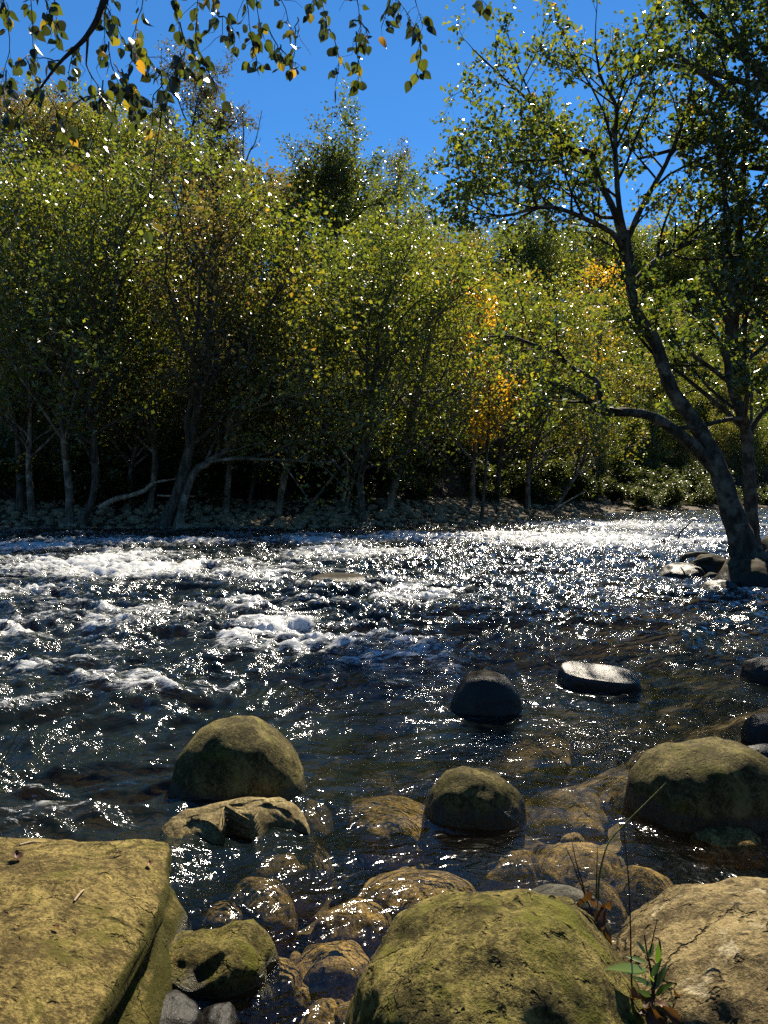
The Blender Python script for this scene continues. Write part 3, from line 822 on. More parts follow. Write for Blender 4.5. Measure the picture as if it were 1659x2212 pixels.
def plant(k, x, y, sc=1.0, rot=None):
    t, kd, used = protos[k]
    o = t if not used[0] else copy_tree(t)
    used[0] = True
    o.location = (x, y, gz1(x, y) - .1); o.scale = (sc, sc, sc * rng.uniform(.92, 1.08)); o.rotation_euler = (0, 0, rng.random() * 6.28 if rot is None else rot)
    return tag(o, LAB[kd], 'tree', {'green': 'green trees of the far wood', 'olive': 'olive-brown trees of the far wood', 'rust': 'rust-brown trees of the far wood', 'yellow': 'yellow-green trees of the far wood'}[kd])


SKY_X = [-200, 0, 200, 350, 440, 500, 570, 620, 830, 880, 1000, 1100, 1400, 1900]
SKY_Y = [150, 180, 200, 250, 300, 330, 390, 365, 440, 470, 492, 502, 490, 460]
# rows climbing the slope behind the bank
for row, (s0, s1, step) in enumerate([(7, 12, 5), (14, 17, 4.2), (20, 25, 4.8), (26, 32, 6.2), (36, 42, 7.0), (46, 52, 7.0), (55, 60, 6.5)]):
    xx = -58 - row * 2.0
    while xx < 62 + row * 8:
        s = rng.uniform(s0, s1)
        yb = np.interp(xx, FB_X, FB_Y); sl = np.interp(xx, [-20, 0, 5, 12, 30, 90], [1, .9, .68, .62, .7, .8])
        yy = yb + s / sl
        a = xx / yy
        if -.56 < a < .56:
            right = a > .10
            ks = [3, 6, 0, 3, 6, 7, 4] if right else ([0, 2, 4, 1, 7, 0, 5] if row < 4 else [5, 1, 0, 7, 5, 2])
            sc = rng.uniform(.82, 1.1) * ((.7, .9, 1)[row] if right and row < 3 else (.55 if row == 0 else 1))
            top = EYE + (HOR - np.interp(CX + a * F, SKY_X, SKY_Y) - rng.uniform(0, 70 if row < 4 else 25)) / F * yy     # tree tops follow the ridge
            room = (top - gz1(xx, yy)) / 15.2
            sc = min(sc, room) if row < 5 else min(max(sc * .8, room), 1.75)
            if sc < .42: xx += step * .5; continue
            plant(int(rng.choice(ks)), xx, yy, sc)
        xx += step * rng.uniform(.7, 1.3) * (sl if xx > 5 else 1)

# skyline trees that stand out against the sky
P_ = [at(640, 620, 66), at(650, 520, 66), at(655, 480, 66), at(667, 440, 66), at(672, 400, 66)]
t = build_tree('skyline_tree', rng, P_, .30, M_OLIVE, M_DARKBARK, 9000, .22, 18, 5.0, .2, .30, origin=P_[0], spread=.32, sink=8)
tag(t, 'tall airy tree standing up against the sky, left of its twin', 'tree')
P_ = [at(710, 620, 66), at(722, 520, 66), at(738, 475, 66.5), at(754, 430, 67), at(764, 390, 67)]
t = build_tree('skyline_tree', rng, P_, .30, M_GREEN, M_DARKBARK, 9000, .22, 18, 5.4, .2, .34, origin=P_[0], spread=.30, sink=8)
tag(t, 'tall airy tree with spreading crown against the sky, right of its twin', 'tree')
P_ = [at(850, 600, 80), at(858, 480, 80), at(862, 380, 80)]
t = build_tree('skyline_tree', rng, P_, .22, M_RUST, M_DARKBARK, 3500, .19, 16, 3.6, .3, .3, origin=P_[0], spread=.25, sink=8)
tag(t, 'thin half-bare tree on the skyline at the low end of the slope', 'tree')
P_ = [at(462, 520, 60), at(468, 420, 60), at(474, 330, 60), at(478, 262, 60)]
t = build_tree('skyline_tree', rng, P_, .22, M_RUST, M_DARKBARK, 7000, .17, 18, 3.2, .2, .35, origin=P_[0], spread=.25, sink=8, shape=lambda t: .8)
tag(t, 'narrow reddish-brown tree on the skyline left of the bare snag', 'tree')
P_ = [at(395, 480, 62), at(400, 380, 62), at(415, 280, 62), at(430, 200, 62)]
t = build_tree('skyline_tree', rng, P_, .22, M_RUST, M_DARKBARK, 5000, .17, 18, 4.0, .2, .2, origin=P_[0], spread=.25, sink=8)
tag(t, 'leaning brown skyline tree with sparse leaves behind the hanging twigs', 'tree')
# bare snag
root = empty('dead_snag', at(528, 480, 58))
b0 = at(528, 480, 58)
br = [(*resample([at(530, 560, 58) - b0, at(528, 430, 58) - b0, at(525, 340, 58) - b0, at(526, 280, 58) - b0, at(523, 230, 58) - b0], [.16, .12, .07, .05, .02], 16), 6),
      (*resample([at(528, 360, 58) - b0, at(540, 325, 58) - b0, at(552, 305, 58) - b0, at(566, 238, 58) - b0], [.07, .06, .04, .02], 12), 5),
      (*resample([at(540, 325, 58) - b0, at(556, 312, 58) - b0, at(564, 298, 58) - b0], [.035, .025, .015], 6), 4)]
tag(root, 'bare dead two-forked snag on the skyline', 'tree')
o = link('trunk', tubes_mesh('trunk', br, M_BARK), root)
tw = []
for bb in br[:2]: sprout(rng, tw, [], bb[0], bb[1], 14, .9, (.5, 1.0), .4, .4, 0, None, 4)
link('twigs', tubes_mesh('twigs', tw, M_DARKBARK), root)

# golden sapling
P_ = path_px([(1040, 1095), (1050, 1000), (1056, 900), (1055, 800), (1035, 700), (1020, 640)], 45.0)
t = build_tree('golden_sapling', rng, P_, .10, M_GOLD, M_DARKBARK, 1700, .24, 20, 1.7, .22, .34, origin=P_[0], spread=.34, shape=lambda t: 1.0 - .4 * t, tvar=.22, leaf_up=.3, kids=(4, 4))
tag(t, 'slim sapling with golden-orange autumn leaves on the far bank', 'tree')

for bx2, by2, bt2, lb2 in ((1290, 800, 600, 'orange-leaved tree showing through the limbs left of the leaning trunk'), (1625, 790, 590, 'orange-leaved tree half hidden behind the right edge foliage')):
    P_ = np.array([at(bx2, by2, 76), at(bx2 + 6, (by2 + bt2) / 2, 76), at(bx2, bt2, 76)]); P_ = np.vstack([[P_[0][0], P_[0][1], gz1(P_[0][0], P_[0][1])], P_])
    t = build_tree('orange_tree', rng, P_, .16, M_GOLD, M_DARKBARK, 1700, .26, 18, 3.2, .3, .38, origin=P_[0], spread=.4, tvar=.22)
    tag(t, lb2, 'tree')

# understorey along the bank and under the trees
M_SHRUB = leaf_mat('shrub_leaves', [(0.0, (.026, .034, .012)), (.5, (.07, .082, .018)), (1.0, (.15, .14, .025))])
shr = []  # three kinds
for k in range(3):
    out_, sites = [], []
    for j in range(7):
        d = np.array([*(rng.normal(size=2) * .5), 1.0]); d /= np.linalg.norm(d); L = rng.uniform(1.6, 2.8)
        q = np.array([d * L * t + np.array([0, 0, -.12 * t * t]) for t in np.linspace(0, 1, 7)])
        rr_ = np.linspace(.03, .01, 7); out_.append((q, rr_, 4)); sprout(rng, out_, sites, q, rr_, 7, 1.0, (.5, 1.1), .15, .2, 1, None, 3, (4,))
    r = empty('shrub'); V, Fc, T = leaves_at(rng, sites, 3800, .15, .14, tint=.4)
    link('stems', tubes_mesh('stems', out_, M_DARKBARK), r); link('foliage', mesh_from('foliage', V, Fc, 3, M_SHRUB, False, {'tint': T}), r)
    shr.append([r, False])
for k in range(150):
    xx = rng.uniform(-30, 40)
    s = rng.uniform(8, 22) if k % 4 else rng.uniform(5.5, 8)
    if xx > 8: s = rng.uniform(4, 14)
    yb = np.interp(xx, FB_X, FB_Y); sl = np.interp(xx, [-20, 0, 5, 12, 30, 90], [1, .9, .68, .62, .7, .8]); yy = yb + s / sl
    if k > 124: xx = rng.uniform(20, 52); s = rng.uniform(.8, 7); yy = np.interp(xx, FB_X, FB_Y) + s / .7
    if abs(xx / yy) > .62: continue
    e = shr[k % 3]; o = e[0] if not e[1] else copy_tree(e[0]); e[1] = True
    o.location = (xx, yy, gz1(xx, yy) - .1); sc = rng.uniform(.7, 1.5); o.scale = (sc * 1.2, sc * 1.2, sc); o.rotation_euler = (0, 0, rng.random() * 6.28)
    tag(o, 'dark green shrub in the shade under the far bank trees', 'shrub', 'shrubs under the far bank trees')

# bleached fallen log and fallen sticks on the far bank
def stick(name, pp, Y, rads, mat, label, cat='log', dz=0, kids=0):
    q = np.array([at(a_, b_, Y + c_) for a_, b_, c_ in pp]); q2, r2 = resample(q, rads, len(q) * 4)
    out_ = [(q2 - q[0], r2, 8, .1)]
    if kids: sprout(rng, out_, [], q2 - q[0], r2, kids, .6, (.6, 1.1), .3, .2, 0, None, 4)
    o = link(name, tubes_mesh(name, out_, mat, True, rng)); o.location = q[0]
    return tag(o, label, cat)


stick('fallen_log', [(215, 1098, 0), (245, 1080, 0), (285, 1070, .1), (312, 1060, .2), (325, 1048, .3), (340, 1041, .5), (365, 1037, .7), (386, 1033, .9)], 41.0, [.16, .15, .13, .12, .12, .07, .06, .03], M_DRIFT,
      'bleached fallen log with an upturned end on the far bank')
stick('fallen_branch', [(340, 1070, 0), (380, 1072, 0), (420, 1072, .3), (448, 1066, .6)], 41.5, [.05, .06, .05, .03], M_DRIFT, 'thin pale fallen branch lying between trunks on the far bank', 'branch')
stick('fallen_branch', [(668, 1092, 0), (690, 1066, .3), (715, 1035, .5), (760, 980, .8)], 42, [.09, .08, .07, .04], M_BARK, 'grey fallen pole propped slanting against trunks on the far bank', 'branch')
stick('bare_sapling', [(740, 1082, 0), (746, 1060, 0), (751, 1020, .1), (748, 975, .2)], 42, [.10, .08, .05, .03], M_DRIFT, 'short sunlit bare sapling beside the slanting pole', 'sapling')
stick('fallen_branch', [(1185, 1112, 0), (1215, 1090, 0), (1245, 1072, .3), (1265, 1060, .6)], 57, [.07, .06, .05, .03], M_DRIFT, 'grey driftwood branch at the far bend of the river', 'branch', kids=5)

# ------------------------------------------------------------------ the leaning tree at right
rng = np.random.default_rng(77)
YT = 17.0
def T(*pp): return np.array([at(a_, b_, YT + (c_[0] if c_ else 0)) for a_, b_, *c_ in pp])


base = T((1612, 1215))[0]
trunk = T((1612, 1222), (1600, 1160), (1579, 1100), (1556, 1025), (1528, 960), (1494, 903), (1452, 843), (1433, 793), (1414, 733), (1384, 690), (1364, 633), (1360, 560), (1350, 500))
tr_r = [.36, .28, .24, .205, .18, .16, .145, .135, .125, .12, .11, .10, .09]
LIMBS = [
    (T((1345, 520), (1324, 450, .1), (1294, 390, .3), (1274, 330, .5), (1229, 322, .6), (1179, 260, .8), (1139, 215, 1.0), (1079, 160, 1.2), (1020, 105, 1.4)), [.09, .085, .075, .07, .065, .05, .04, .03, .015]),
    (T((1350, 510), (1338, 450, -.2), (1332, 380, -.4), (1329, 300, -.6), (1331, 230, -.7), (1299, 170, -.9), (1285, 90, -1.0)), [.085, .07, .06, .05, .045, .035, .02]),
    (T((1345, 540), (1324, 505, -.2), (1269, 475, -.5), (1220, 455, -.7), (1170, 447, -.9), (1079, 467, -1.2), (1010, 440, -1.5)), [.08, .07, .06, .05, .045, .03, .015]),
    (T((1556, 1030), (1538, 1005), (1494, 960, -.2), (1449, 925, -.4), (1419, 904, -.5), (1369, 891, -.6), (1304, 889, -.7), (1269, 864, -.8), (1229, 843, -.9), (1189, 827, -1.0), (1150, 800, -1.1)), [.17, .165, .16, .14, .125, .115, .10, .075, .055, .04, .02]),
    (T((1302, 890, -.7), (1294, 843, -.6), (1284, 818, -.5), (1239, 796, -.4), (1194, 758, -.3), (1149, 743, -.2), (1099, 726, 0), (1030, 730, .2)), [.075, .07, .065, .06, .05, .042, .03, .015]),
    (T((1440, 925, -.4), (1504, 922, -.1), (1564, 908, .2), (1604, 903, .4)), [.05, .055, .06, .06]),
    (T((1360, 620), (1420, 560, .4), (1500, 520, .8), (1600, 470, 1.2), (1680, 430, 1.6)), [.08, .07, .055, .04, .02]),
    (T((1350, 530), (1390, 440, .5), (1440, 350, 1.0), (1480, 250, 1.4), (1500, 150, 1.8), (1510, 60, 2.0)), [.08, .07, .06, .05, .035, .02]),
    (T((1324, 470, .1), (1290, 465, .6), (1250, 430, 1.0), (1180, 400, 1.3), (1110, 385, 1.6)), [.05, .045, .035, .025, .012]),
    (T((1279, 340, .5), (1240, 330, .3), (1180, 345, .1), (1110, 350, -.1), (1050, 365, -.3)), [.04, .035, .03, .022, .012]),
]
root = empty('leaning_tree', base)
tag(root, 'mottled leaning tree with a long low limb arching left from the right bank', 'tree')
q, qr = resample(trunk, tr_r, 44)
q = np.vstack([q[:1] - np.array([0, 0, .8]), q]); qr = np.concatenate([[.46], qr])
qr = qr * (1 + .07 * np.sin(np.arange(len(qr)) * 1.9) * (np.arange(len(qr)) > 4))
link('trunk', tubes_mesh('trunk', [(q - base, qr, 14, .05)] + [(*resample([base + np.array([0, 0, .35]), base + np.array([dx * .5, dy * .5, .02]), base + np.array([dx, dy, -.5])] - base, [.16, .11, .05], 9), 8, .08)
     for dx, dy in ((-.9, -.5), (-.2, -1.0), (.8, -.6), (.9, .5))], M_HEROBARK, True, rng), root)
sites = []; twigs = []
for k, (lp, lr) in enumerate(LIMBS):
    a_, b_ = resample(lp, np.array(lr) * .86, len(lp) * 4)
    link('limb', tubes_mesh('limb', [(a_ - base, b_, 9, .06)], M_HEROBARK, True, rng), root)
    if k == 5: continue
    lo = k in (3, 4)
    sprout(rng, twigs, sites, a_ - base, b_, 9 if lo else 15, 1.5 if lo else 2.2, (.5, 1.1), .45 if lo else .22, .25, 2, None, 4, (5, 4), .05, .5)
sprout(rng, twigs, sites, q[14:] - base, qr[14:], 8, 2.0, (.6, 1.1), .3, .2, 2, None, 4, (5, 4), .05, .5)
link('branches', tubes_mesh('branches', twigs, M_TWIG), root)
V, Fc, Tn = leaves_at(rng, sites, 12500, .115, .11, tint=.5, tvar=.16, up=.45, hang=.45)
link('crown', mesh_from('crown', V, Fc, 3, M_HERO, False, {'tint': Tn}), root)

# upright companion tree just behind
cb = T((1628, 1190, 1.2))[0]
P_ = T((1628, 1190, 1.2), (1624, 1130, 1.2), (1619, 1053, 1.2), (1614, 953, 1.1), (1604, 903, .9), (1580, 830, .9), (1574, 740, 1.0), (1590, 600, 1.3), (1600, 450, 1.6), (1610, 300, 2), (1615, 160, 2.2), (1605, 40, 2.4))
t = build_tree('companion_tree', rng, P_, .165, M_HERO, M_HEROBARK, 9500, .125, 30, 2.8, .30, .52, origin=P_[0], spread=.08, kids=(5, 4), shape=lambda t: 1, leaf_up=.45, tvar=.17,
               extra=[(T((1612, 953, 1.1), (1640, 900, 1.0), (1690, 850, .9)), [.08, .06, .03])])
tag(t, 'slimmer upright tree standing close behind the leaning tree', 'tree')

# nearer dark tree whose crown fills the upper right corner
bx, by = 12.2, 18.3
far = lambda q_: [(a_ * 1.45, b_ * 1.45, 2 + (c_ - 2) * 1.45) for a_, b_, c_ in q_]
P_ = np.array([(bx, by, gz1(bx, by)), *far([(8.2, 12.4, 2.2), (7.8, 12.3, 4.5), (7.3, 12.2, 6.8), (7.0, 12.1, 8.3)])])
ex = [([(7.8, 12.3, 4.6), (6.8, 12.1, 6.2), (5.9, 11.9, 7.4), (5.0, 11.8, 8.1), (4.2, 11.7, 8.6)], [.11, .09, .07, .05, .02]),
      ([(7.3, 12.2, 6.8), (6.3, 12.4, 8.2), (5.3, 12.5, 9.3), (4.3, 12.4, 10.2)], [.10, .08, .05, .02]),
      ([(7.9, 12.3, 4.0), (6.9, 12.6, 4.9), (6.1, 12.8, 5.4), (5.5, 12.9, 5.6)], [.08, .06, .04, .02]),
      ([(7.1, 12.1, 7.9), (6.0, 12.3, 8.3), (5.0, 12.5, 8.7), (4.0, 12.6, 8.9)], [.08, .06, .04, .02]),
      ([(7.1, 12.1, 7.6), (6.2, 12.5, 7.9), (5.2, 12.8, 7.7), (4.2, 13.0, 7.5)], [.08, .06, .04, .02]),
      ([(7.4, 12.2, 6.4), (6.6, 12.4, 7.0), (5.8, 12.8, 7.3), (5.1, 13.0, 7.4)], [.08, .06, .04, .02])]
ex = [(far(a_), [r_ * 1.4 for r_ in b_]) for a_, b_ in ex]
t = build_tree('shady_tree', rng, P_, .32, M_HERO, M_DARKBARK, 13500, .15, 30, 4.0, .34, .36, origin=P_[0], spread=.12, kids=(6, 5), shape=lambda t: 1, leaf_up=.4, tvar=.15, extra=ex)
tag(t, 'dark leafy tree on the right bank whose crown fills the upper right corner', 'tree')

# dead stick in the water by the tree, driftwood on the bank
stick('dead_twig', [(1464, 1166, 0), (1470, 1150, 0), (1482, 1138, 0), (1498, 1122, .1)], 18, [.012, .02, .02, .008], M_TWIG, 'thin bent dead twig hanging over the bright water left of the leaning tree', 'twig')
stick('driftwood', [(1470, 1216, 0), (1478, 1203, 0), (1495, 1198, .1), (1520, 1196, .2), (1545, 1205, .3)], 18, [.05, .07, .06, .05, .02], M_DARKBARK, 'dark snaking piece of driftwood on the rocks by the leaning tree', 'driftwood', kids=4)
stick('driftwood', [(1500, 1214, 0), (1530, 1206, 0), (1552, 1208, .2)], 17.5, [.04, .05, .03], M_DARKBARK, 'shorter dark stick of driftwood in front of the snaking one', 'driftwood')

# ------------------------------------------------------------------ tree overhead with hanging twigs
rng = np.random.default_rng(5)
YH = 4.4
hroot = empty('overhanging_tree', (-3.6, -.6, gz1(-3.6, -.6)))
hb = np.array(hroot.location)
tag(hroot, 'near tree whose thin twigs hang down with toothed leaves at the upper left', 'tree')
q, qr = resample(np.array([(-3.6, -.6, hb[2] - .5), (-3.5, -.4, 1.5), (-3.3, .1, 3.2), (-3.0, .8, 4.8), (-2.8, 1.6, 6.2), (-2.7, 2.4, 7.4)]), [.30, .24, .21, .18, .14, .10], 30)
link('trunk', tubes_mesh('trunk', [(q - hb, qr, 12, .05)], M_BARK, True, rng), hroot)


def Hx(a_, b_, dY=0.0): return at(a_, b_, YH + dY)


BOUGHS = [([(-2.9, 1.2, 5.5), (-2.5, 2.8, 5.7), Hx(120, -150, .2), Hx(420, -120, .2), Hx(720, -100, .3), Hx(960, -60, .4)], [.10, .07, .05, .035, .022, .008]),
          ([(-3.2, .4, 3.9), (-3.0, 2.2, 4.9), Hx(-180, -60, 0), Hx(0, -80, -.1), Hx(180, -110, -.2)], [.08, .06, .04, .025, .012]),
          ([Hx(250, -130, .2), Hx(225, 0, 0), Hx(190, 75, -.1), Hx(125, 140, -.2), Hx(60, 230, -.2)], [.026, .020, .014, .008, .004]),
          ([Hx(190, 75, -.1), Hx(186, 140, 0)], [.009, .004])]
tw = []
for bp_, br_ in BOUGHS:
    a_, b_ = resample(np.array(bp_), br_, len(bp_) * 5)
    link('bough', tubes_mesh('bough', [(a_ - hb, b_, 7, .05)], M_TWIG, True, rng), hroot)
HANG = [(-10, -60, 10, 175, 12), (40, -70, 62, 90, 9), (70, -60, 120, 95, 9), (60, 120, 90, 215, 8), (125, 130, 60, 120, 6), (10, 150, 30, 250, 5), (150, -60, 130, 60, 7), (190, 75, 150, 190, 8), (225, 0, 260, 80, 6), (186, 140, 215, 215, 8),
        (260, -80, 235, 110, 10), (235, 90, 262, 190, 6), (250, 130, 300, 215, 7), (330, -80, 295, 70, 8), (295, 70, 345, 160, 8), (300, 60, 290, 140, 6), (345, 150, 352, 255, 7), (370, -80, 385, 60, 9), (385, 50, 400, 130, 7), (400, 100, 352, 190, 6),
        (410, -80, 425, 90, 10), (425, 60, 450, 165, 6), (448, 150, 482, 200, 4), (450, -80, 470, 70, 9), (470, 30, 500, 80, 6), (520, -80, 535, 70, 9), (535, 70, 548, 145, 5), (560, -80, 575, 60, 8), (575, 50, 615, 135, 6), (610, 100, 645, 135, 5),
        (600, -80, 640, 60, 8), (640, 40, 630, 120, 5), (690, -80, 700, 60, 8), (700, 60, 714, 175, 7), (660, -60, 680, 20, 5), (735, -60, 770, 70, 5), (770, 70, 782, 165, 6), (760, 40, 800, 80, 5), (840, -80, 830, 40, 6), (870, -80, 892, 70, 8), (905, -70, 915, 60, 6), (905, 55, 893, 155, 5),
        (225, 170, 175, 385, 3), (262, 190, 240, 420, 3), (352, 200, 320, 480, 3), (215, 200, 130, 260, 6), (100, 200, 150, 290, 5), (352, 180, 330, 270, 5), (262, 150, 290, 260, 7), (45, 210, 20, 270, 4), (-20, 300, 12, 530, 3), (1040, -80, 1050, 8, 3)]
BQ = np.concatenate([resample(np.array(b_[0]), b_[1], 90)[0] for b_ in BOUGHS[:2]])
BQ = BQ[BQ[:, 1] > YH - .7]
hl = []
for x0, y0, x1, y1, nl in HANG:
    dY = rng.normal() * .25; a0, a1 = Hx(x0, y0, dY * .6), Hx(x1, y1, dY)
    if y0 < 0 and x0 > 0:                              # hang it from the bough above
        a0 = BQ[np.argmin(np.abs(BQ[:, 0] - a0[0]) + np.abs(BQ[:, 1] - a0[1]) * .2)]
    L = np.linalg.norm(a1 - a0); t_ = np.linspace(0, 1, 9)[:, None]
    pts = a0 * (1 - t_) + a1 * t_ + np.sin(t_ * PI) * np.array([rng.normal() * .06 * L, rng.normal() * .05, .02 * L]) + np.cumsum(rng.normal(size=(9, 3)) * .006, 0)
    tw.append((pts - hb, np.linspace(.0042, .0018, 9), 4))
    for j in range(int(nl * 1.9)):
        f = rng.uniform(.12, 1.0) ** .8 * 8 if j else 8; i0 = min(int(f), 7); p = pts[i0] + (pts[i0 + 1] - pts[i0]) * (f - i0)
        dirn = np.array([rng.normal() * .55, rng.normal() * .55, -1.0]); dirn /= np.linalg.norm(dirn)
        pet = p + dirn * rng.uniform(.018, .055) + rng.normal(size=3) * .006
        tw.append((np.array([p, pet]) - hb, np.array([.0013, .001]), 3))
        hl.append((pet, dirn, rng.uniform(.038, .080)))
    if rng.random() < .5:
        k0 = rng.integers(2, 6); sd = np.cumsum(np.vstack([pts[k0], rng.normal(size=(4, 3)) * .02 + np.array([rng.normal() * .03, 0, -.035])]), 0)
        tw.append((sd - hb, np.linspace(.0025, .001, 5), 3))
link('twigs', tubes_mesh('twigs', tw, M_TWIG), hroot)
# leaf outline: broad base, toothed edge, pointed tip
half = [(0, .02), (.06, .20), (.14, .30), (.20, .33), (.24, .365), (.32, .36), (.36, .385), (.45, .355), (.49, .365), (.58, .30), (.62, .30), (.72, .21), (.76, .20), (.88, .08), (1.0, 0.0)]
V, Fc, Tn = [], [], []; off = 0
for pet, dirn, L in hl:
    nrm = rng.normal(size=3); nrm[2] *= .4; nrm[1] -= .5; nrm -= dirn * nrm.dot(dirn); nrm /= np.linalg.norm(nrm); sd = np.cross(nrm, dirn)
    curl = rng.normal() * .25; fold = rng.uniform(.05, .5); wd = rng.uniform(.8, 1.15); n = len(half)
    mid_ = np.array([dirn * L * a_ + nrm * L * curl * a_ * a_ for a_, b_ in half])
    lft = mid_ + np.array([sd * L * b_ * wd + nrm * L * b_ * fold for a_, b_ in half]); rgt = mid_ + np.array([-sd * L * b_ * wd + nrm * L * b_ * fold for a_, b_ in half])
    V += [mid_ + pet - hb, lft + pet - hb, rgt + pet - hb]
    for i in range(n - 1):
        Fc += [off + i, off + i + 1, off + n + i + 1, off + i, off + n + i + 1, off + n + i, off + i, off + 2 * n + i + 1, off + i + 1, off + i, off + 2 * n + i, off + 2 * n + i + 1]
    Tn.append(np.full(3 * n, float(np.clip(rng.choice([.15, .3, .45, .6, .85], p=[.28, .3, .2, .14, .08]) + rng.normal() * .06, 0, 1)))); off += 3 * n
link('foliage', mesh_from('foliage', np.concatenate(V), np.array(Fc), 3, M_HANG, False, {'tint': np.concatenate(Tn)}), hroot)

# ------------------------------------------------------------------ plants, stalks and dead leaves in the foreground
M_BLADE = leaf_mat('seedling_leaves', [(0.0, (.03, .052, .012)), (.6, (.06, .11, .018)), (1.0, (.13, .18, .025))], .45, .3)
M_DEAD = leaf_mat('dead_leaves', [(0.0, (.03, .014, .007)), (.5, (.085, .038, .016)), (1.0, (.18, .085, .032))], .22, .55, .3, 1.6)


def blade_arrays(p, d, nrm, L, wd, bend, off, fold=.15, n=7):
    d = d / np.linalg.norm(d); nrm = nrm - d * nrm.dot(d); nrm /= np.linalg.norm(nrm); sd = np.cross(nrm, d)
    t = np.linspace(0, 1, n); w = np.sin(PI * np.clip(t, .02, .995) ** .75) * wd
    mid_ = p + d * (t * L)[:, None] - nrm * (bend * L * t * t)[:, None]
    l = mid_ + sd * w[:, None] + nrm * (w * fold)[:, None]; r = mid_ - sd * w[:, None] + nrm * (w * fold)[:, None]
    f = []
    for i in range(n - 1):
        f += [off + i, off + i + 1, off + n + i + 1, off + i, off + n + i + 1, off + n + i, off + i, off + 2 * n + i + 1, off + i + 1, off + i, off + 2 * n + i, off + 2 * n + i + 1]
    return np.concatenate([mid_, l, r]), f


YP = 2.28
pr = at(1412, 2180, YP); sroot = empty('willow_seedling', pr)
tag(sroot, 'small green narrow-leaved seedling between the two front boulders', 'seedling')
S_ = [[(1412, 2190), (1410, 2140), (1405, 2090), (1398, 2060), (1392, 2020)], [(1410, 2150), (1418, 2100), (1426, 2060), (1424, 2030), (1414, 2025)]]
st_ = []
for s in S_:
    q, qr = resample(np.array([at(a_, b_, YP + .02 * i) for i, (a_, b_) in enumerate(s)]) - pr, np.linspace(.005, .002, len(s)), 14); st_.append((q, qr, 6))
link('stem', tubes_mesh('stem', st_, M_TWIG), sroot)
V, Fc, Tn = [], [], []; off = 0
for x0, y0, x1, y1, tn in [(1396, 2095, 1313, 2082, .8), (1398, 2080, 1352, 2062, .7), (1395, 2060, 1376, 2030, .45), (1400, 2070, 1415, 2035, .75), (1395, 2100, 1345, 2098, .5), (1408, 2110, 1430, 2068, .5), (1409, 2130, 1365, 2105, .35), (1412, 2140, 1440, 2080, .4), (1412, 2165, 1475, 2180, .3),
                              (1410, 2170, 1455, 2165, .35), (1408, 2150, 1370, 2140, .4), (1420, 2080, 1424, 2040, .3), (1410, 2120, 1390, 2085, .6), (1415, 2150, 1448, 2120, .4)]:
    a_, b_ = at(x0, y0, YP), at(x1, y1, YP - .08 + .12 * rng.random()); d = b_ - a_; L = np.linalg.norm(d)
    v, f = blade_arrays(a_ - pr, d, np.array([rng.normal() * .3, -.5, 1.0]), L, L * .085 + .003, .12, off); V.append(v); Fc += f; off += len(v); Tn.append(np.full(len(v), tn))
link('foliage', mesh_from('foliage', np.concatenate(V), np.array(Fc), 3, M_BLADE, True, {'tint': np.concatenate(Tn)}), sroot)


def stalk(pp, Y, r0, label, mat=None, leaves=0, dY=.0, tint=.3):
    q = np.array([at(a_, b_, Y + dY * i) for i, (a_, b_) in enumerate(pp)]); o_ = q[0].copy()
    q2, r2 = resample(q - o_, np.linspace(r0, r0 * .4, len(q)), len(q) * 5)
    r = empty('dry_stalk', o_); tag(r, label, 'stalk'); link('stem', tubes_mesh('stem', [(q2, r2, 5)], mat or M_TWIG), r)
    if leaves:
        V, Fc = [], []; off = 0
        for k in range(leaves):
            i = rng.integers(len(q2) // 3, len(q2)); d = np.array([rng.normal() * .6, rng.normal() * .4, .9])
            v, f = blade_arrays(q2[i], d, np.array([0, -1, .4]), rng.uniform(.04, .08), .006, .1, off); V.append(v); Fc += f; off += len(v)
        link('foliage', mesh_from('foliage', np.concatenate(V), np.array(Fc), 3, M_BLADE, True, {'tint': np.full(off, tint)}), r)
    return r


M_GSTEM = bark_mat('green_stem', (.07, .08, .02), (.16, .17, .05), 20)
stalk([(1372, 2212), (1364, 2110), (1362, 2000), (1358, 1900), (1350, 1820), (1346, 1790)], 2.3, .0032, 'straight thin dark stalk rising beside the seedling', dY=.02)
stalk([(1330, 2130), (1312, 2060), (1288, 1990), (1262, 1930), (1240, 1870), (1222, 1830)], 2.5, .0035, 'dry stalk leaning left in front of the water', dY=.02)
stalk([(1268, 1950), (1256, 1900), (1244, 1860), (1234, 1810)], 2.62, .0030, 'short dry stalk just right of the left-leaning one')
stalk([(1292, 1960), (1294, 1900), (1304, 1850), (1318, 1815), (1350, 1780), (1400, 1730), (1440, 1690)], 2.62, .0045, 'bent greenish stalk arching right across the peaked boulder', M_GSTEM, dY=.02)
stalk([(1287, 1960), (1289, 1890), (1291, 1830)], 2.64, .0030, 'upright dry stalk rising from the curled dead leaves')
stalk([(1404, 2060), (1412, 2020), (1420, 1985)], 2.25, .0025, 'short brown twig standing above the seedling')
stalk([(-10, 1680), (25, 1610), (60, 1540), (85, 1480), (97, 1400)], 3.2, .0024, 'long thin bare twig at the left edge above the slab', M_GSTEM, 0, .03, .5)
stalk([(-20, 1640), (10, 1600), (30, 1540), (38, 1500)], 3.2, .002, 'short thin twig left of the long bare one', M_GSTEM, 0, .03, .5)
stalk([(-30, 1420), (10, 1350), (40, 1310), (62, 1270)], 3.4, .002, 'faint grass stem at the left edge of the river view', M_GSTEM, 0, .03, .4)


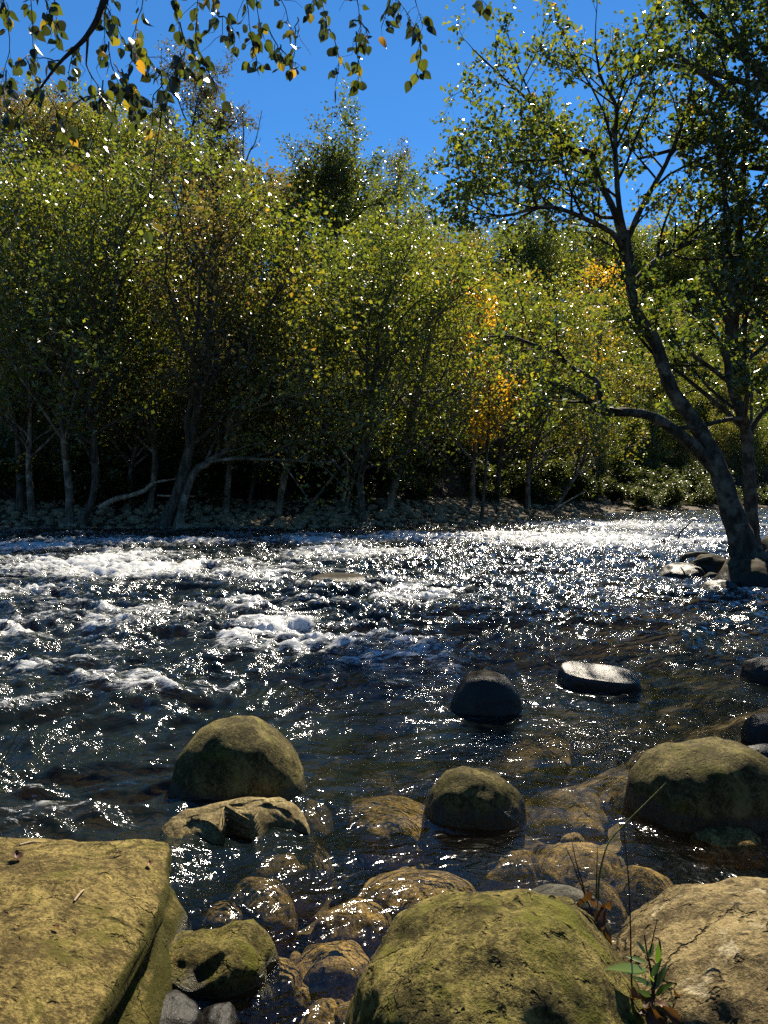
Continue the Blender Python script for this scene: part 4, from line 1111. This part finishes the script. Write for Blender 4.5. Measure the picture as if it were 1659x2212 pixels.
def dead_leaf(p, L, label, tint, tilt=(0, 0), rot=0.0, curl=.5, group=None):
    n = 9; t = np.linspace(0, 1, n); w = np.sin(PI * np.clip(t, .01, .99) ** .8) * .38
    jag = 1 + .16 * np.where(np.arange(n) % 2, 1, -1)
    mid_ = np.stack([np.zeros(n), (t - .5), curl * (t - .5) ** 2 * 1.3], 1)
    rows = []
    for k, sgn in enumerate((-1, -.5, 0, .5, 1)):
        a_ = sgn * w * (jag if abs(sgn) == 1 else 1)
        rows.append(mid_ + np.stack([a_ * math.cos(curl), a_ * .05, np.abs(a_) * curl * 1.2 + .03 * np.sin(t * 11 + k)], 1))
    V = np.concatenate(rows) * L
    i = (np.arange(4)[:, None] * n + np.arange(n - 1)[None, :]); f = np.stack([i, i + 1, i + n + 1, i + n], -1).reshape(-1)
    o = link('dead_leaf', mesh_from('dead_leaf', V, f, 4, M_DEAD, True, {'tint': np.full(len(V), tint) + np.tile(np.sin(t * 5) * .12, 5)}))
    o.location = p; o.rotation_euler = (tilt[0], tilt[1], rot)
    return tag(o, label, 'leaf', group)


for k in range(11):
    dead_leaf(at(1292 + rng.normal() * 10, 1960 + k * 9 - 20, 2.58 + rng.normal() * .03), rng.uniform(.05, .08), 'curled brown dead leaf caught on the stalks between the front boulders', rng.uniform(.1, .6),
              (rng.normal() * .9 + .8, rng.normal() * .7), rng.random() * 6, rng.uniform(.5, 1.0), 'dead leaves caught on the stalks')
for k in range(16):
    dead_leaf(at(1330 + rng.uniform(-15, 140), 2150 + rng.uniform(0, 75), 2.22 + rng.normal() * .04), rng.uniform(.05, .085), 'crumpled brown dead leaf in the litter under the seedling', rng.uniform(.15, .8),
              (rng.normal() * .5 + .5, rng.normal() * .5), rng.random() * 6, rng.uniform(.3, .8), 'dead leaves under the seedling')
# what has fallen on the slab and boulders
from mathutils.bvhtree import BVHTree


def drop(ob, px_, py_):
    mw = Matrix.Translation(ob.location)
    tree = BVHTree.FromPolygons([mw @ v.co for v in ob.data.vertices], [tuple(p.vertices) for p in ob.data.polygons])
    d = Vector(on(px_, py_)) - Vector((0, 0, EYE))
    return tree.ray_cast(Vector((0, 0, EYE)), d.normalized())[:2]


slab = bpy.data.objects['rock_slab']
for px_, py_, L, lb, tn, rt in ((36, 1858, .075, 'curled brown dead leaf on top of the ochre slab', .25, .6), (255, 1848, .035, 'small dark dead leaf near the back corner of the ochre slab', .05, 2.0),
                                (120, 2010, .03, 'tiny tan leaf scrap in the middle of the ochre slab', .9, 1.2), (322, 1872, .04, 'small orange leaf near the slab edge', .8, .3)):
    loc, nr = drop(slab, px_, py_)
    if loc is not None: dead_leaf(loc + Vector((0, 0, .008)), L, lb, tn, (.15, .1), rt, .6)
for (a_, b_), (c_, d_), lb in (((42, 1828), (88, 1822), 'pale broken twig lying at the back of the ochre slab'), ((160, 1950), (182, 1925), 'short pale twig lying in the middle of the ochre slab')):
    p0, p1 = drop(slab, a_, b_)[0], drop(slab, c_, d_)[0]
    if p0 is None or p1 is None: continue
    q, qr = resample(np.array([p0, (p0 + p1) / 2 + Vector((0, .006, .004)), p1]) + np.array([0, 0, .006]), [.004, .005, .0025], 8)
    o = link('fallen_twig', tubes_mesh('fallen_twig', [(q - q[0], qr, 6)], M_DRIFT)); o.location = q[0]
    tag(o, lb, 'twig')
# leaf litter and soil wedge between the two front boulders
M_SOIL = rock_mat('leaf_soil', (.018, .013, .009), (.06, .042, .025), .2, pits=.3, wet=0)
boulder('soil_clump', (.80, 2.30, .02), (.22, .46, .34), M_SOIL, 'dark clump of soil and roots wedged between the two front boulders', seed=91, lump=.25, rough=.04, cat='soil')
boulder('root_clump', (at(1292, 2010, 2.66)[0], 2.68, .14), (.075, .07, .26), M_SOIL, 'dark root stump holding the curled dead leaves', seed=93, lump=.25, rough=.04, cat='stump')

# ------------------------------------------------------------------ camera, sun, sky
cam = bpy.data.cameras.new('camera'); cam.sensor_fit = 'VERTICAL'; cam.angle_y = 2 * math.atan(CY / F); cam.clip_start = .05; cam.clip_end = 3000
co = bpy.data.objects.new('camera', cam); COL.objects.link(co); co.location = (0, 0, EYE); co.rotation_euler = (PI / 2 - PITCH, 0, 0)
scene.camera = co
SUN_EL, SUN_AZ = math.radians(46), math.radians(14)
sd = Vector((math.sin(SUN_AZ) * math.cos(SUN_EL), math.cos(SUN_AZ) * math.cos(SUN_EL), math.sin(SUN_EL)))
sun = bpy.data.lights.new('sun', 'SUN'); sun.energy = 4.8; sun.angle = math.radians(.5); sun.color = (1, .90, .72)
so = bpy.data.objects.new('sun', sun); COL.objects.link(so); so.rotation_euler = (-sd).to_track_quat('-Z', 'Y').to_euler()
world = bpy.data.worlds.new('World'); scene.world = world; world.use_nodes = True
nt = world.node_tree; nt.nodes.clear(); g = N(nt)
sky = g.n('TexSky', sky_type='NISHITA'); sky.sun_disc = False; sky.sun_elevation = SUN_EL; sky.sun_rotation = SUN_AZ
sky.air_density = 1.0; sky.dust_density = 0.0; sky.ozone_density = 4.0; sky.altitude = 600
bg = g.n('Background'); g.put(bg.inputs[0], g.mix(1.0, sky.outputs[0], (.32, .72, 1.0), 'MULTIPLY')); bg.inputs[1].default_value = .050
o = g.n('OutputWorld'); nt.links.new(bg.outputs[0], o.inputs[0])
vs = scene.view_settings; vs.view_transform = 'Standard'; vs.look = 'None'; vs.gamma = 1; vs.exposure = 1.5
cy = scene.cycles
cy.max_bounces = 6; cy.diffuse_bounces = 3; cy.glossy_bounces = 3; cy.transmission_bounces = 4; cy.transparent_max_bounces = 8
cy.caustics_reflective = False; cy.caustics_refractive = False; cy.sample_clamp_indirect = 4
cy.use_denoising = False
